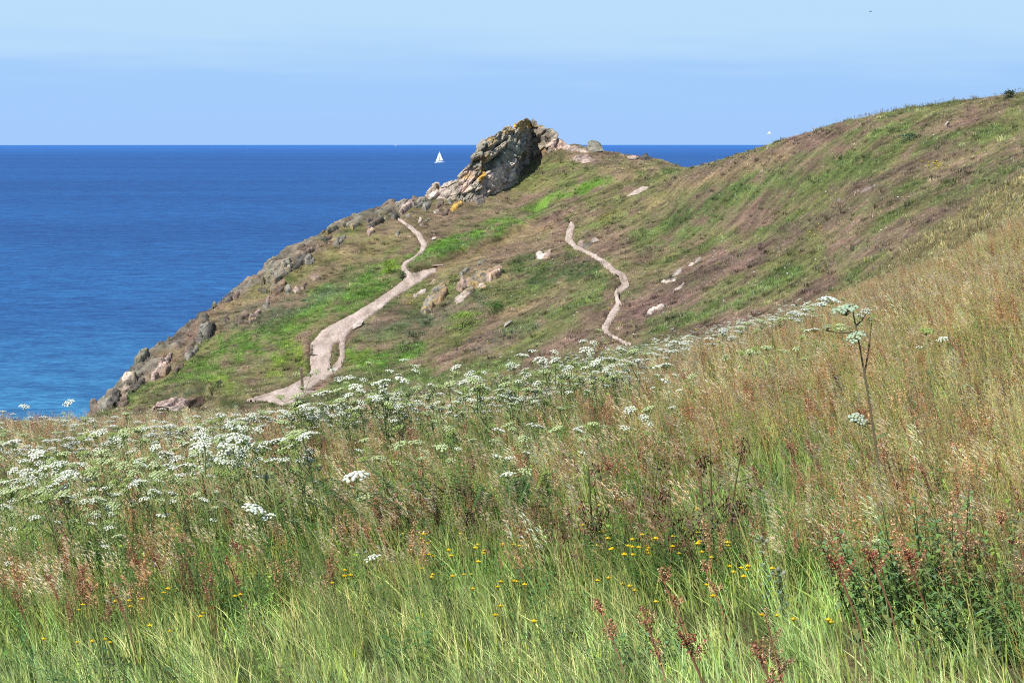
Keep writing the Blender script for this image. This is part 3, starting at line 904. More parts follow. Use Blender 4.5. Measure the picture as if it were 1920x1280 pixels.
class Rock:
    def __init__(s): s.v = []; s.f = []; s.c = []
    def put(s, V, F, C_):
        s.parts = getattr(s, 'parts', []); s.parts.append((V, F, C_))
        b = len(s.v); s.v += V; s.f += [tuple(b + i for i in f) for f in F]; s.c += C_
    def poly(s, pts, y, thick, colour, lichen=0.0, lean=0.10, amp=0.05, jit=0.35, shrink=0.85, seed=0):
        """block whose front face has this outline in the picture, at distance y, thick metres deep; top leans back"""
        rnd = random.Random(hash((round(pts[0][0]), round(pts[0][1]), seed)) & 0xffff)
        P = []
        pyb = max(p[1] for p in pts)
        cx = sum(p[0] for p in pts) / len(pts); cy = sum(p[1] for p in pts) / len(pts)
        for (px, py) in pts:
            yy = y + (pyb - py) * lean * y / FPX * 6 + rnd.uniform(-jit, jit)
            u, sl = slopes(px, py)
            P.append((float(u * yy), yy, float(sl * yy)))
            qx = cx + (px - cx) * shrink; qy = cy + (py - cy) * shrink
            u, sl = slopes(qx, qy)
            # middle of the front face stands a little proud, the back is set in
            yb = yy + thick * rnd.uniform(.8, 1.2)
            P.append((float(u * yy), yb, float(sl * yy)))
        s.put(*hull_block(P, RC[colour] if isinstance(colour, str) else colour, amp=amp, lichen=lichen, seed=seed + len(s.v) * 0.01))
    def drape(s, pts, colour, lift=0.35, lichen=0.0, amp=0.05, seed=0, sink=1.0):
        """a ledge of bedrock that breaks through the slope: its outline lies on the land, its top stands proud"""
        rnd = random.Random(hash((round(pts[0][0]), round(pts[0][1]), seed)) & 0xffff)
        P = []; ys = []
        pt = min(p[1] for p in pts); pb = max(p[1] for p in pts)
        cx = sum(p[0] for p in pts) / len(pts); cy = sum(p[1] for p in pts) / len(pts)
        base = ground_at(cx, pb, y0=95, y1=272) or ground_at(cx, pb + 8, y0=95, y1=272)
        if base is None: return
        span = (pb - pt) / FPX * base[1]
        for (px, py) in pts + [(cx + (p[0] - cx) * .5, cy + (p[1] - cy) * .5) for p in pts[::2]]:
            t = (pb - py) / max(pb - pt, 1)
            inner = abs(px - cx) + abs(py - cy) < 1e9 and (px, py) not in pts
            lf = lift * (0.25 + 0.75 * t) * rnd.uniform(.7, 1.1) * (1.3 if inner else 1.0)
            g = ground_at(px, py, lift=lf, y0=95, y1=272, n=900)
            if g is None or g[1] > base[1] + 1.2 + span * 4.5:
                yy = base[1] + span * (0.3 + 2.2 * t) * rnd.uniform(.8, 1.1)
            else:
                yy = g[1]
            u, sl = slopes(px, py)
            P.append((float(u * yy), yy, float(sl * yy)))
            gz = h1(float(u * yy), yy)
            P.append((float(u * yy) , yy + 0.8, min(gz, float(sl * yy)) - sink))
        s.put(*hull_block(P, RC[colour] if isinstance(colour, str) else colour, amp=amp, lichen=lichen, seed=seed + len(s.v) * 0.01))
    def box(s, c, dims, ang, colour, lichen=0.0, amp=0.06, seed=0, yaw=0.0):
        rnd = random.Random(int(c[0] * 100 + c[2] * 37 + seed * 11) & 0xffff)
        Mx = Matrix.Rotation(yaw, 3, 'Z') @ Matrix.Rotation(-ang, 3, 'Y')
        P = []
        for sx in (-1, 1):
            for sy in (-1, 1):
                for sz in (-1, 1):
                    for _ in range(2):
                        v = Vector((sx * dims[0] / 2 * rnd.uniform(.55, 1), sy * dims[1] / 2 * rnd.uniform(.6, 1), sz * dims[2] / 2 * rnd.uniform(.55, 1)))
                        P.append(tuple(Mx @ v + Vector(c)))
        s.put(*hull_block(P, RC[colour] if isinstance(colour, str) else colour, amp=amp, lichen=lichen, seed=seed))
    def link(s, name, label, cat='rock', group=None):
        if len(s.parts) > 1 and name != 'rock_crag':
            A = np.array(s.v)
            e = bpy.data.objects.new(name, None); COL.objects.link(e); e.location = (A[:, 0].mean(), A[:, 1].mean(), A[:, 2].min())
            tag(e, label, cat, group)
            for V, F, C_ in s.parts:
                link('rock_block', mesh_np('rock_block', np.array(V) - np.array(e.location), F, C_, M['rock']), e)
            return e
        V = np.array(s.v); o3 = Vector((V[:, 0].mean(), V[:, 1].mean(), V[:, 2].min()))
        me = mesh_np(name, V - np.array(o3), s.f, s.c, M['rock'])
        return tag(link(name, me, None, o3), label, cat, group)

def inside(px, py, poly):
    n = len(poly); c = False; j = n - 1
    for i in range(n):
        if (poly[i][1] > py) != (poly[j][1] > py) and px < (poly[j][0] - poly[i][0]) * (py - poly[i][1]) / (poly[j][1] - poly[i][1]) + poly[i][0]:
            c = not c
        j = i
    return c


def tor():
    top = [(786,371),(800,364),(804,354),(815,343),(832,344),(845,336),(855,332),(865,319),(875,304),(890,290),(899,283),(901,271),(910,262),(922,255),(930,250),(945,240),(955,238),(962,241),(965,233),(975,227),(985,223),(996,225),(1005,227),(1015,231),(1025,237),(1035,243),(1042,251),(1046,258),(1055,262),(1064,270),(1076,277)]
    foot = [(786,374),(800,374),(830,374),(860,377),(885,376),(905,370),(925,363),(945,354),(965,344),(978,328),(984,312),(992,300),(1010,292),(1030,284),(1050,279),(1076,279)]
    ns, ntt = 330, 230
    px = np.linspace(786, 1076, ns)
    pt = np.interp(px, *zip(*top)) ; pf = np.interp(px, *zip(*foot))
    pt = pt + 1.3 * fbm(px / 5, px * 0, o=2)
    fY = []
    for x, y in zip(px[::6], pf[::6]):
        g = ground_at(x, y + 2, y0=150, y1=272, n=700) or (0, 255, 0)
        fY.append(g[1])
    fY = np.interp(px, px[::6], fY)
    fY = np.convolve(np.pad(fY, 6, 'edge'), np.ones(13) / 13, 'valid')
    fY = np.minimum(fY, 246.0 + np.minimum(px - 786, 205) / 290 * 7.5 + np.maximum(px - 991, 0) * .01)
    hm = (pf - pt) / FPX * fY
    hs = np.convolve(np.pad(hm, 40, 'edge'), np.ones(81) / 81, 'valid')
    rY = fY + 0.42 * hs + 1.4
    V = []
    for j in range(ntt):
        t = j / (ntt - 1) * 1.6 - 0.08
        if t <= 1:
            q = max(t, 0)
            py = pf + (pt - pf) * q + (11 if t < 0 else 0)
            yy = fY + (rY - fY) * (0.62 * q + 0.38 * q * q)
            u, sl = slopes(px, py)
            V.append(np.stack([u * yy, yy, sl * yy], 1))
        else:
            q = (t - 1) / 0.52
            u, sl = slopes(px, pt)
            yy = rY + q * (0.55 * hm + 1.0)
            V.append(np.stack([u * rY, yy, sl * rY - (hm * 1.0 + 1.2) * q ** 1.6 - 0.3 * q], 1))
    G = np.array(V)                       # ntt x ns x 3
    P = G.reshape(-1, 3)
    du = np.gradient(G, axis=1).reshape(-1, 3); dv = np.gradient(G, axis=0).reshape(-1, 3)
    # smooth normals: use broad differences
    N = np.cross(du, dv); N /= np.linalg.norm(N, axis=1)[:, None] + 1e-9
    N = np.where((N[:, 1] > 0)[:, None] & (np.arange(len(N)) < len(N) * 0.6)[:, None], -N, N)
    N[:, 1] = np.where(np.arange(len(N)) < len(N) * 0.63, -np.abs(N[:, 1]), np.abs(N[:, 1])); 
    N[:, 2] = np.abs(N[:, 2]); N = N * 0.7 + np.array([0, -0.3, 0.3]); N /= np.linalg.norm(N, axis=1)[:, None]
    ang = R(47)
    b1, g1, c1 = blocky(P, 0.30, ang, 3, (0.8, 1.0, 1.7))
    b2, g2, c2 = blocky(P, 0.85, ang, 9, (0.9, 1.0, 1.8))
    b3, g3, c3 = blocky(P, 2.3, ang, 21, (0.8, 1.0, 2.0))
    rough = fbm(P[:, 0] * 2.6, P[:, 1] * 2.6, P[:, 2] * 2.6, o=4)
    qx, qy = project(P[:, 0], P[:, 1], P[:, 2])
    # edges fade so the crag keeps its outline on the sea and sky
    tt = np.repeat(np.arange(ntt) / (ntt - 1) * 1.6 - 0.08, ns)
    hh = np.tile(hm, ntt)
    k = np.clip(hh / 2.0, 0.25, 1) * (1 - 0.55 * np.exp(-((tt - 1) / 0.10) ** 2))
    # broad hollows: the cleft right of the long face, the overhang under the summit slab
    cle, _ = seg_dist(qx, qy, [(990,262,3),(984,285,3),(982,305,4),(980,325,2)])
    ove, _ = seg_dist(qx, qy, [(985,252,4),(1005,262,5),(1025,264,3)])
    ov2, _ = seg_dist(qx, qy, [(902,285,1),(918,282,2),(935,270,2),(948,262,1)])
    fac, _ = seg_dist(qx, qy, [(965,270,10),(940,310,16),(925,345,16)])
    fk = sstep(4, -8, fac)
    d = 0.70 * b1 * (1 - 0.85 * fk) + (0.34 * b2 + 0.12 * b3) * (1 - 0.6 * fk) + 0.12 * rough
    d = d * k - 0.25 * sstep(3, -3, cle) * k - 0.55 * sstep(3, -3, ove) * k - 0.7 * sstep(3, -1, ov2) * k + 0.15 * fk
    P2 = P + N * d[:, None]
    # colours of the stone: where each kind lies on the crag, with some painted shade
    col = np.tile(np.array((0.235, 0.215, 0.175)), (len(P), 1)); lic = np.full(len(P), 0.10)
    w = 5 * fbm(P[:, 0] * 0.8, P[:, 1] * 0.8, P[:, 2] * 0.8, o=3)
    def pat(pts, c, st=1.0, l=None):
        nonlocal col, lic
        dd, _ = seg_dist(qx + w, qy + w * 0.7, pts)
        m = sstep(4, -4, dd) * st
        col = col * (1 - m[:, None]) + np.array(RC[c] if isinstance(c, str) else c) * m[:, None]
        if l is not None: lic = lic * (1 - m) + l * m
    pat([(920,262,10),(905,285,9)], 'grey', .7, .25)
    pat([(960,280,16),(945,300,20),(930,315,16)], (0.22, 0.215, 0.17), .9, .05)
    pat([(880,320,12),(870,345,16)], 'pink', .7, .3)
    pat([(965,310,8),(930,335,20),(915,352,18),(945,340,12)], 'pale', .95, .08)
    pat([(830,355,22),(805,360,10)], 'pale', .9, .02)
    pat([(900,350,16)], 'white', .5, .1)
    pat([(1000,245,8),(1020,250,10),(1035,258,8),(1008,268,10)], 'dark', .7, .12)  # dark slab, with the shade of the right-facing crevices painted in
    pat([(1045,262,6),(1060,270,8),(1040,275,10)], 'pink', .85, .05)
    pat([(985,290,10),(1010,280,8)], 'olive', .6, .2)
    pat([(1000,292,6),(1020,284,6)], 'brown', .8, .2)
    pat([(966,236,5),(978,229,7),(988,232,6),(975,240,6)], 'orange', .85, 1.0)
    pat([(948,250,5),(955,245,5)], 'orange', .6, 1)
    pat([(915,265,4),(930,262,4)], 'orange', .5, .8)
    pat([(912,310,3),(905,325,4),(900,338,5)], (0.42, 0.24, 0.05), .9, 1.0)
    pat([(872,330,6),(880,325,5)], 'orange', .7, 1)
    pat([(970,262,4),(975,255,4)], 'orange', .5, .8)
    pat([(906,296,3),(910,300,3)], 'orange', .6, .8)
    crack = np.exp(-(g1 / 0.06) ** 2) * .5 + np.exp(-(g2 / 0.06) ** 2) * 0.5
    col = 1.22 * col * (1 - 0.5 * np.clip(crack, 0, 1))[:, None] * (1 + 0.25 * c2 + 0.22 * rough)[:, None]
    idx = np.arange(ns * ntt).reshape(ntt, ns)
    F = np.stack([idx[:-1, :-1].ravel(), idx[:-1, 1:].ravel(), idx[1:, 1:].ravel(), idx[1:, :-1].ravel()], 1)
    o3 = np.array([P2[:, 0].mean(), P2[:, 1].mean(), P2[:, 2].min()])
    me = mesh_np('rock_crag', P2 - o3, F, np.hstack([np.clip(col, .02, .8), lic[:, None]]), M['rock'])
    tag(link('rock_crag', me, None, o3), 'craggy grey and pale summit rock with orange lichen on top of the headland', 'rock outcrop')
tor()

def poly_sd(px, py, poly):
    """signed distance in picture pixels, negative inside"""
    d = np.full(px.shape, 1e9); ins = np.zeros(px.shape, bool); n = len(poly)
    for i in range(n):
        x0, y0 = poly[i]; x1, y1 = poly[(i + 1) % n]
        vx, vy = x1 - x0, y1 - y0
        t = np.clip(((px - x0) * vx + (py - y0) * vy) / (vx * vx + vy * vy + 1e-9), 0, 1)
        d = np.minimum(d, np.hypot(px - x0 - t * vx, py - y0 - t * vy))
        c = ((y0 > py) != (y1 > py))
        ins ^= c & (px < vx * (py - y0) / (vy if abs(vy) > 1e-9 else 1e-9) + x0)
    return np.where(ins, -d, d)

def outcrop(label, blocks, seed, name='rock_outcrop', cat='rock'):
    """bedrock breaking through the slope: a fine sheet of jointed rock that rises out of the turf"""
    xs = []; ys = []
    for poly, colr, th, li in blocks:
        for p in poly:
            g = ground_at(p[0], p[1] + 3, y0=95, y1=272, n=500)
            if g: xs.append(g[0]); ys.append(g[1])
    if not xs: return
    ymed = float(np.median(ys)); ys = [y for y in ys if abs(y - ymed) < 14]
    x0, x1, y0, y1 = min(xs) - 1.2, max(xs) + 1.2, min(ys) - 2.0, max(ys) + 3.0
    st = 0.085 if (x1 - x0) * (y1 - y0) < 250 else 0.12
    gx = np.arange(x0, x1, st); gy = np.arange(y0, y1, st)
    X, Y = np.meshgrid(gx, gy); sh = X.shape; X = X.ravel(); Y = Y.ravel()
    Z = H(X, Y, path=False).ravel()
    th = max(b[2] for b in blocks)
    up = 0.42 * th
    px, py = project(X, Y, Z + up * 0.55)
    w = 2.2 * fbm(X * 0.9 + seed, Y * 0.9, o=3)
    best = np.full(px.shape, 1e9); col = np.zeros((len(px), 3)); lic = np.zeros(len(px)); tot = np.zeros(len(px)); tk = np.zeros(len(px))
    for poly, colr, t_, li in blocks:
        sd = poly_sd(px + w, py + w * 0.6, poly)
        best = np.minimum(best, sd)
        ww = np.exp(-np.clip(sd, -6, 40) / 2.5)
        col += np.array(RC[colr] if isinstance(colr, str) else colr) * ww[:, None]; lic += li * ww; tk += t_ * ww; tot += ww
    col /= tot[:, None]; lic /= tot; tk /= tot
    P = np.stack([X, Y * 0.6, Z * 1.5], 1)
    b1, g1, c1 = blocky(P, 0.50, R(40), seed, (0.7, 0.8, 1.9))
    b2, g2, c2 = blocky(P, 1.5, R(40), seed + 5, (0.7, 0.9, 2.0))
    rough = fbm(X * 3, Y * 3, Z * 3, o=3)
    m = sstep(1.4, -1.4, best)
    h = tk * (0.20 * m + m * (0.27 * b1 + 0.13 * b2 + 0.08 * rough)) + 0.05 * m
    Z2 = Z + h - 1.1 * sstep(-0.5, 5.0, best)
    keep = (best < 5.0).reshape(sh)
    crack = np.clip(np.exp(-(g1 / 0.10) ** 2) * .6 + np.exp(-(g2 / 0.09) ** 2) * 0.4, 0, 1)
    col = 0.98 * col * (1 - 0.45 * crack)[:, None] * (1 + 0.32 * c1 + 0.2 * c2 + 0.25 * rough)[:, None]
    idx = np.arange(sh[0] * sh[1]).reshape(sh)
    c = keep[:-1, :-1] & keep[:-1, 1:] & keep[1:, 1:] & keep[1:, :-1]
    F = np.stack([idx[:-1, :-1][c], idx[:-1, 1:][c], idx[1:, 1:][c], idx[1:, :-1][c]], 1)
    if len(F) == 0: return
    used = np.unique(F); re = -np.ones(len(X), int); re[used] = np.arange(len(used))
    V = np.stack([X, Y, Z2], 1)[used]; o3 = V.mean(0); o3[2] = V[:, 2].min()
    me = mesh_np(name, V - o3, re[F], np.hstack([np.clip(col, .02, .8), lic[:, None]])[used], M['rock'])
    tag(link(name, me, None, o3), label, cat)

ROCKS = [
 # label, list of (polygon in the picture, colour, thickness, lichen)
 ('rounded boulder against the horizon just right of the summit crag, with painted shade on its right', [([(1100,276),(1103,266),(1110,262),(1118,263),(1126,269),(1132,280),(1122,285),(1105,284)],'grey',1.4,0), ([(1112,266),(1120,265),(1130,277),(1128,283),(1116,282)],'dark',1.2,0)]),  # the dark block paints shade onto the right side of the boulder
 ('flat pale slab at the foot of the summit crag beside the round boulder', [([(1060,276),(1072,272),(1088,274),(1097,279),(1085,282),(1065,281)],(.30,.24,.20),.7,0),([(1085,277),(1100,277),(1103,283),(1088,283)],(.33,.27,.22),.6,0)]),
 ('low crumbling outcrop in bare earth on the plateau below the round boulder', [([(1072,299),(1082,292),(1098,290),(1108,293),(1112,301),(1095,304)],(0.30,.235,.20),.55,0),([(1106,298),(1120,298),(1126,303),(1112,306)],'brown',.45,0)]),
 ('small flat stone on the grassy plateau near the saddle', [([(1176,294),(1186,291),(1197,294),(1192,299),(1180,299)],'pink',.8,0)]),
 ('dark low stone at the right end of the plateau skyline', [([(1202,292),(1213,290),(1221,295),(1210,298)],'dark',.8,0)]),
 ('long pale slab below the seaward steps of the summit crag', [([(803,356),(815,342),(845,335),(872,334),(868,345),(845,350),(822,360),(806,366)],'pale',1.8,0),([(838,352),(852,348),(880,340),(884,350),(860,357),(842,360)],'pink',1,0.2)]),
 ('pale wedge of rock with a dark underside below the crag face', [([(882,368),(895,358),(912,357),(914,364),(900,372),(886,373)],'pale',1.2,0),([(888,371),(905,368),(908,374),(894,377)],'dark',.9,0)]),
 ('orange stained small rock lying below the pale slabs', [([(843,388),(852,378),(864,373),(867,380),(858,387),(847,392)],'orange',.9,1)]),
 ('grey upright rock left of the orange stained rock', [([(838,376),(842,364),(852,358),(854,366),(846,378)],'grey',1,0)]),
 ('grey leaning rocks on the ridge just below the long pale slab', [([(792,388),(797,376),(806,370),(812,374),(808,382),(798,392)],'grey',1,0),([(816,384),(822,372),(832,370),(830,380),(820,388)],'brown',1,0)]),
 ('knobbly ridge rocks on the skyline above the top bend of the cliff path', [([(741,385),(745,376),(756,372),(764,374),(760,384),(748,391)],'grey',1.3,.2),([(760,384),(768,376),(776,373),(774,382),(764,390),(752,398),(748,392)],'pink',1.2,0),([(774,380),(790,372),(800,368),(798,378),(780,386)],'grey',1.1,0)]),
 ('blunt grey skyline rock left of the knobbly ridge rocks', [([(708,398),(713,391),(726,388),(732,394),(734,402),(722,406),(710,405)],'olive',1.4,.1),([(728,394),(742,392),(748,400),(738,405)],'dark',1.1,0)]),
 ('long dark shelf of rock sloping below the blunt skyline rock', [([(686,424),(700,412),(716,405),(720,410),(706,418),(692,428)],'dark',1.1,.1),([(688,432),(700,425),(702,430),(690,438)],'pink',.7,.5),([(686,410),(694,404),(700,406),(690,414)],'dark',.8,0)]),
 ('grey and orange ridge rock with a hollow painted dark as shade midway down the skyline', [([(596,440),(606,430),(622,420),(640,412),(652,414),(640,424),(622,434),(604,448)],'olive',1.6,.2),([(602,446),(616,436),(624,432),(622,440),(610,450)],'dark',1,0),([(624,452),(634,442),(648,434),(646,442),(634,452)],'grey',1,0),([(655,416),(668,410),(674,414),(660,424)],'grey',1,.4)]),  # dark block stands in for the shade inside the hollow
 ('jumble of rounded dark rocks above the big slabbed outcrop', [([(548,474),(560,464),(574,458),(588,458),(580,468),(562,480)],'brown',1.2,0),([(556,480),(570,474),(576,478),(566,492),(552,500),(546,496)],'dark',1.2,0),([(570,486),(578,476),(586,474),(584,484),(574,492)],'grey',1,0),([(578,488),(588,480),(592,482),(584,492)],'grey',.9,0),([(540,478),(550,470),(556,474),(546,484)],'olive',1,0)]),
 ('big slabbed grey outcrop on the skyline halfway down the ridge', [([(487,530),(494,512),(502,495),(510,490),(514,500),(506,522),(500,540),(492,542)],'olive',1.8,.1),([(502,498),(510,490),(520,490),(526,496),(534,488),(548,484),(554,490),(530,508),(512,520)],'grey',1.6,.1),([(504,530),(510,514),(526,500),(544,494),(546,500),(530,512),(516,532),(508,542)],'grey',1.4,.15),([(512,534),(520,522),(532,516),(536,522),(528,538),(516,546),(506,546)],'brown',1.2,.1),([(482,538),(490,526),(494,530),(488,540)],'dark',.9,0)]),
 ('small rubbly rocks under the big slabbed outcrop', [([(535,538),(542,532),(546,538),(542,550),(536,548)],'grey',.8,0),([(548,540),(558,536),(562,542),(552,546)],'pink',.7,0),([(562,536),(574,528),(580,530),(570,540)],'brown',.8,0),([(582,518),(598,514),(602,520),(590,524)],'brown',.7,0)]),
 ('dark cleft rock on the skyline above the blackened stack', [([(424,560),(430,548),(438,544),(436,554),(428,562)],'dark',1.1,0),([(436,552),(446,544),(456,538),(452,546),(440,556)],'brown',1,0),([(388,570),(398,564),(406,566),(400,572)],'olive',1,0)]),
 ('broken brown rocks in the middle of the seaward slope', [([(440,600),(448,590),(460,580),(466,586),(456,598),(446,604)],'brown',1,0),([(464,596),(472,586),(484,578),(490,580),(480,592),(468,602)],'pink',1,.3),([(492,572),(500,562),(506,564),(500,574)],'grey',.8,0),([(498,560),(504,550),(508,556),(504,564)],'pink',.7,0),([(418,592),(428,586),(430,594),(420,600)],'brown',.8,0)]),
 ('stack blackened by painted shade standing out from the cliff edge', [([(364,634),(370,616),(376,600),(384,590),(392,596),(394,610),(386,624),(376,636)],'grey',1.6,0),([(380,596),(382,585),(388,582),(392,592),(390,600)],'dark',1.4,0),([(386,628),(388,606),(394,596),(403,596),(404,608),(396,624),(388,632)],(0.045,.042,.04),1.6,0)]),  # the near-black block paints the side turned away from the sun
 ('pinkish brown rocks on the cliff edge below the blackened stack', [([(340,660),(348,648),(360,636),(368,632),(366,642),(356,654),(346,664)],'brown',1.2,0),([(346,664),(356,652),(368,644),(372,648),(362,660),(350,668)],'grey',1,0)]),
 ('long smooth pinkish slab dipping towards the sea', [([(284,704),(290,692),(304,674),(318,656),(324,652),(322,662),(310,682),(296,700),(288,706)],'pink',1.6,0),([(300,696),(308,684),(318,676),(320,684),(310,696)],'brown',1.1,.2),([(324,690),(334,680),(346,672),(344,680),(332,690)],'brown',1,0)]),
 ('layered grey green slab on the lower cliff edge', [([(246,706),(252,690),(266,676),(284,664),(292,666),(280,682),(262,700),(250,714)],'grey',1.8,.1),([(226,730),(228,712),(238,702),(248,700),(246,716),(238,732),(230,736)],'pale',1.6,.1),([(244,720),(256,706),(272,698),(272,706),(258,720),(246,730)],'dark',1.2,0),([(250,672),(262,660),(276,650),(282,654),(268,668),(256,680)],'olive',1.5,0)]),
 ('lowest dark rocks of the headland at the water line', [([(169,766),(170,758),(180,754),(186,760),(182,770),(174,772)],'brown',1.8,0),([(184,764),(190,750),(202,742),(206,750),(198,764),(188,770)],'grey',1.8,0),([(200,758),(206,744),(216,728),(224,728),(224,742),(214,758),(204,764)],'dark',1.8,0),([(222,748),(230,738),(240,734),(240,744),(230,752)],'brown',1.2,0),([(212,726),(222,722),(226,727),(216,730)],'dark',1,0)]),
 ('pink flat outcrop at the foot of the grassy slope', [([(284,762),(294,756),(310,750),(324,746),(330,754),(318,762),(300,768),(288,768)],'pink',1.2,0),([(322,754),(330,744),(346,740),(352,748),(344,756),(328,762)],'pink',1.2,0),([(300,766),(320,760),(340,760),(330,768)],'pale',.8,0)]),
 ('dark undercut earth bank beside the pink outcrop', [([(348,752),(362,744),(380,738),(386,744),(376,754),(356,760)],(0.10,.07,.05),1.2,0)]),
 ('long lichened outcrop between the two footpaths, the lower left block', [([(789,578),(798,556),(810,538),(826,528),(836,530),(832,542),(820,556),(808,572),(796,580)],'grey',1.5,.35),([(818,548),(828,536),(840,534),(838,546),(826,560),(814,562)],'brown',1.4,.3)]),
 ('long lichened outcrop between the two footpaths, the upper right mass', [([(856,534),(866,522),(880,512),(884,518),(876,530),(864,540)],'pink',1.5,.2),([(876,528),(884,512),(898,504),(912,502),(914,516),(900,528),(886,534)],'grey',1.6,.4),([(908,516),(912,502),(926,496),(938,494),(944,502),(934,510),(920,520)],'pink',1.5,.3),([(852,556),(862,546),(876,538),(880,544),(868,556),(856,562)],'pale',1,.1),([(870,542),(886,532),(890,538),(876,546)],'grey',.9,.3),([(896,530),(906,524),(912,526),(902,532)],'pale',.7,.4)]),
 ('low grey ledge just above the long lichened outcrop', [([(862,512),(872,502),(880,500),(876,508),(866,516)],'grey',.7,0),([(892,492),(904,484),(912,483),(906,490),(896,496)],'grey',.7,.1)]),
 ('pale blocky rock standing in heath between the two footpaths', [([(1004,480),(1006,473),(1014,469),(1020,474),(1016,481),(1008,483)],'white',.6,0),([(1018,476),(1024,469),(1034,467),(1034,474),(1026,481),(1018,482)],'pink',.55,.2)]),
 ('small white pointed rock low on the slope between the paths', [([(943,614),(946,606),(953,602),(960,601),(956,606),(950,610)],'white',.6,0)]),
 ('white stone at the fork of the main footpath', [([(661,618),(664,608),(672,604),(681,602),(678,609),(668,613)],'white',.6,0)]),
 ('pale stony ledge left of the lichened outcrop beside the main path', [([(776,552),(786,544),(800,539),(800,544),(786,550),(776,556)],'pale',.6,.1)]),
 ('rubbly rocks beside the top bend of the side path', [([(1082,454),(1088,448),(1096,448),(1094,456),(1086,458)],'pink',.6,0),([(1094,460),(1102,452),(1110,450),(1108,458),(1098,462)],'grey',.6,.1),([(1108,448),(1118,444),(1122,447),(1112,450)],'pale',.5,0)]),
 ('long pale slab sticking out of the brown heath, the uppermost of the streak', [([(1302,488),(1310,484),(1316,480),(1312,487),(1304,490)],'white',.4,0),([(1290,497),(1298,492),(1304,492),(1296,497)],'pale',.4,0)]),
 ('smooth white slab in the middle of the brown heath streak', [([(1261,514),(1268,506),(1276,500),(1281,499),(1279,505),(1270,512),(1264,515)],'white',.5,0)]),
 ('flat pink slab below the smooth white slab', [([(1240,528),(1250,522),(1262,519),(1272,517),(1266,522),(1252,527)],'pale',.5,0)]),
 ('cream coloured ledge beside the lowest bend of the side path', [([(1213,586),(1220,580),(1229,577),(1228,582),(1220,586)],'white',.5,0),([(1229,578),(1240,572),(1252,569),(1246,574),(1236,578)],'pale',.5,0)]),
 ('thin pale ledges left of the smooth white slab', [([(1198,560),(1206,555),(1212,552),(1208,558)],'pale',.4,0),([(1262,542),(1272,536),(1285,527),(1280,534),(1270,541)],'pale',.35,0)]),
 ('narrow pale ledge in bare soil on the right hand hillside', [([(1612,359),(1620,352),(1634,346),(1644,343),(1640,348),(1628,354),(1618,359)],'pale',.4,0)]),
 ('white stone high on the right hand hillside', [([(1772,234),(1775,229),(1780,227),(1779,231),(1775,234)],'white',.3,0)]),
 ('small pale rock in the grass left of the narrow pale ledge', [([(1567,376),(1571,369),(1577,370),(1576,377)],'grey',.4,0)]),
 ('white stone on the skyline where the hill meets the sea', [([(1437,277),(1439,274),(1442,275),(1441,278)],'white',.3,0)]),
 ('white stone in the turf left of the cliff path bend', [([(809,449),(811,445),(817,444),(816,448),(811,450)],'white',.5,0)]),
 ('stony patch of pale rocks above the cliff path bend', [([(783,416),(786,409),(792,408),(790,414)],'pale',.6,0),([(786,420),(793,416),(798,419),(790,422)],'pink',.5,0),([(796,412),(804,405),(808,408),(800,414)],'grey',.6,.2),([(760,400),(768,398),(772,404),(762,406)],'grey',.6,0)]),
 ('grey hummock of rock in the grass below the cliff path', [([(742,438),(746,430),(754,426),(753,432),(746,440)],'grey',.7,0)]),
 ('brown rocks in dead heath below the pale slabs', [([(826,398),(836,390),(842,392),(838,400),(830,402)],'brown',.8,0),([(812,394),(820,390),(824,393),(816,397)],'pale',.6,0)]),
]
for ri, (lab, blocks) in enumerate(ROCKS):
    nm = 'boulder' if 'boulder against' in lab else 'stone' if lab.startswith(('white stone', 'small white', 'flat small', 'small flat')) else 'earth_bank' if 'earth bank' in lab else 'rock_outcrop'
    ct = {'boulder': 'boulder', 'stone': 'stone', 'earth_bank': 'bank', 'rock_outcrop': 'rock'}[nm]
    if nm in ('rock_outcrop', 'earth_bank'):
        outcrop(lab, blocks, ri * 3 + 1, nm, ct)
        continue
    r = Rock()
    for bi, (poly, colr, th, li) in enumerate(blocks):
        cx = sum(p[0] for p in poly) / len(poly); yb = max(p[1] for p in poly)
        if ri == 0:
            g = ground_at(cx, yb, y0=95, y1=272)
            r.poly([(p[0], p[1] + (2.5 if p[1] > yb - 6 else 0)) for p in poly], g[1] - 0.2, th, colr, lichen=li, amp=0.06, jit=.2, seed=bi)
        else:
            r.drape(poly, colr, lift=0.10 + 0.25 * th, lichen=li, amp=0.05, seed=ri * 7 + bi, sink=0.5 + th * .5)
    if r.v: r.link(nm, lab, ct)

# ------------------------------------------------------------------ post, step, boat, birds
M['wood'] = plain("weathered_wood", (0.17, 0.125, 0.09), 0.85, 14, 0.2)
M['sail'] = plain("sailcloth", (0.86, 0.87, 0.88), 0.7, 2, 0.03)
M['hull'] = plain("white_gelcoat", (0.78, 0.79, 0.8), 0.3)
M['mast'] = plain("aluminium_mast", (0.55, 0.56, 0.58), 0.35)
M['bird_w'] = plain("white_feathers", (0.8, 0.8, 0.8), 0.8, 8, 0.05)
M['bird_d'] = plain("dark_feathers", (0.03, 0.035, 0.045), 0.8, 8, 0.1)

def bm_obj(name, bm, mat, parent=None, loc=(0, 0, 0), smooth=False):
    me = bpy.data.meshes.new(name); bm.to_mesh(me); bm.free()
    me.materials.append(mat)
    if smooth: me.polygons.foreach_set('use_smooth', [True] * len(me.polygons))
    return link(name, me, parent, loc)

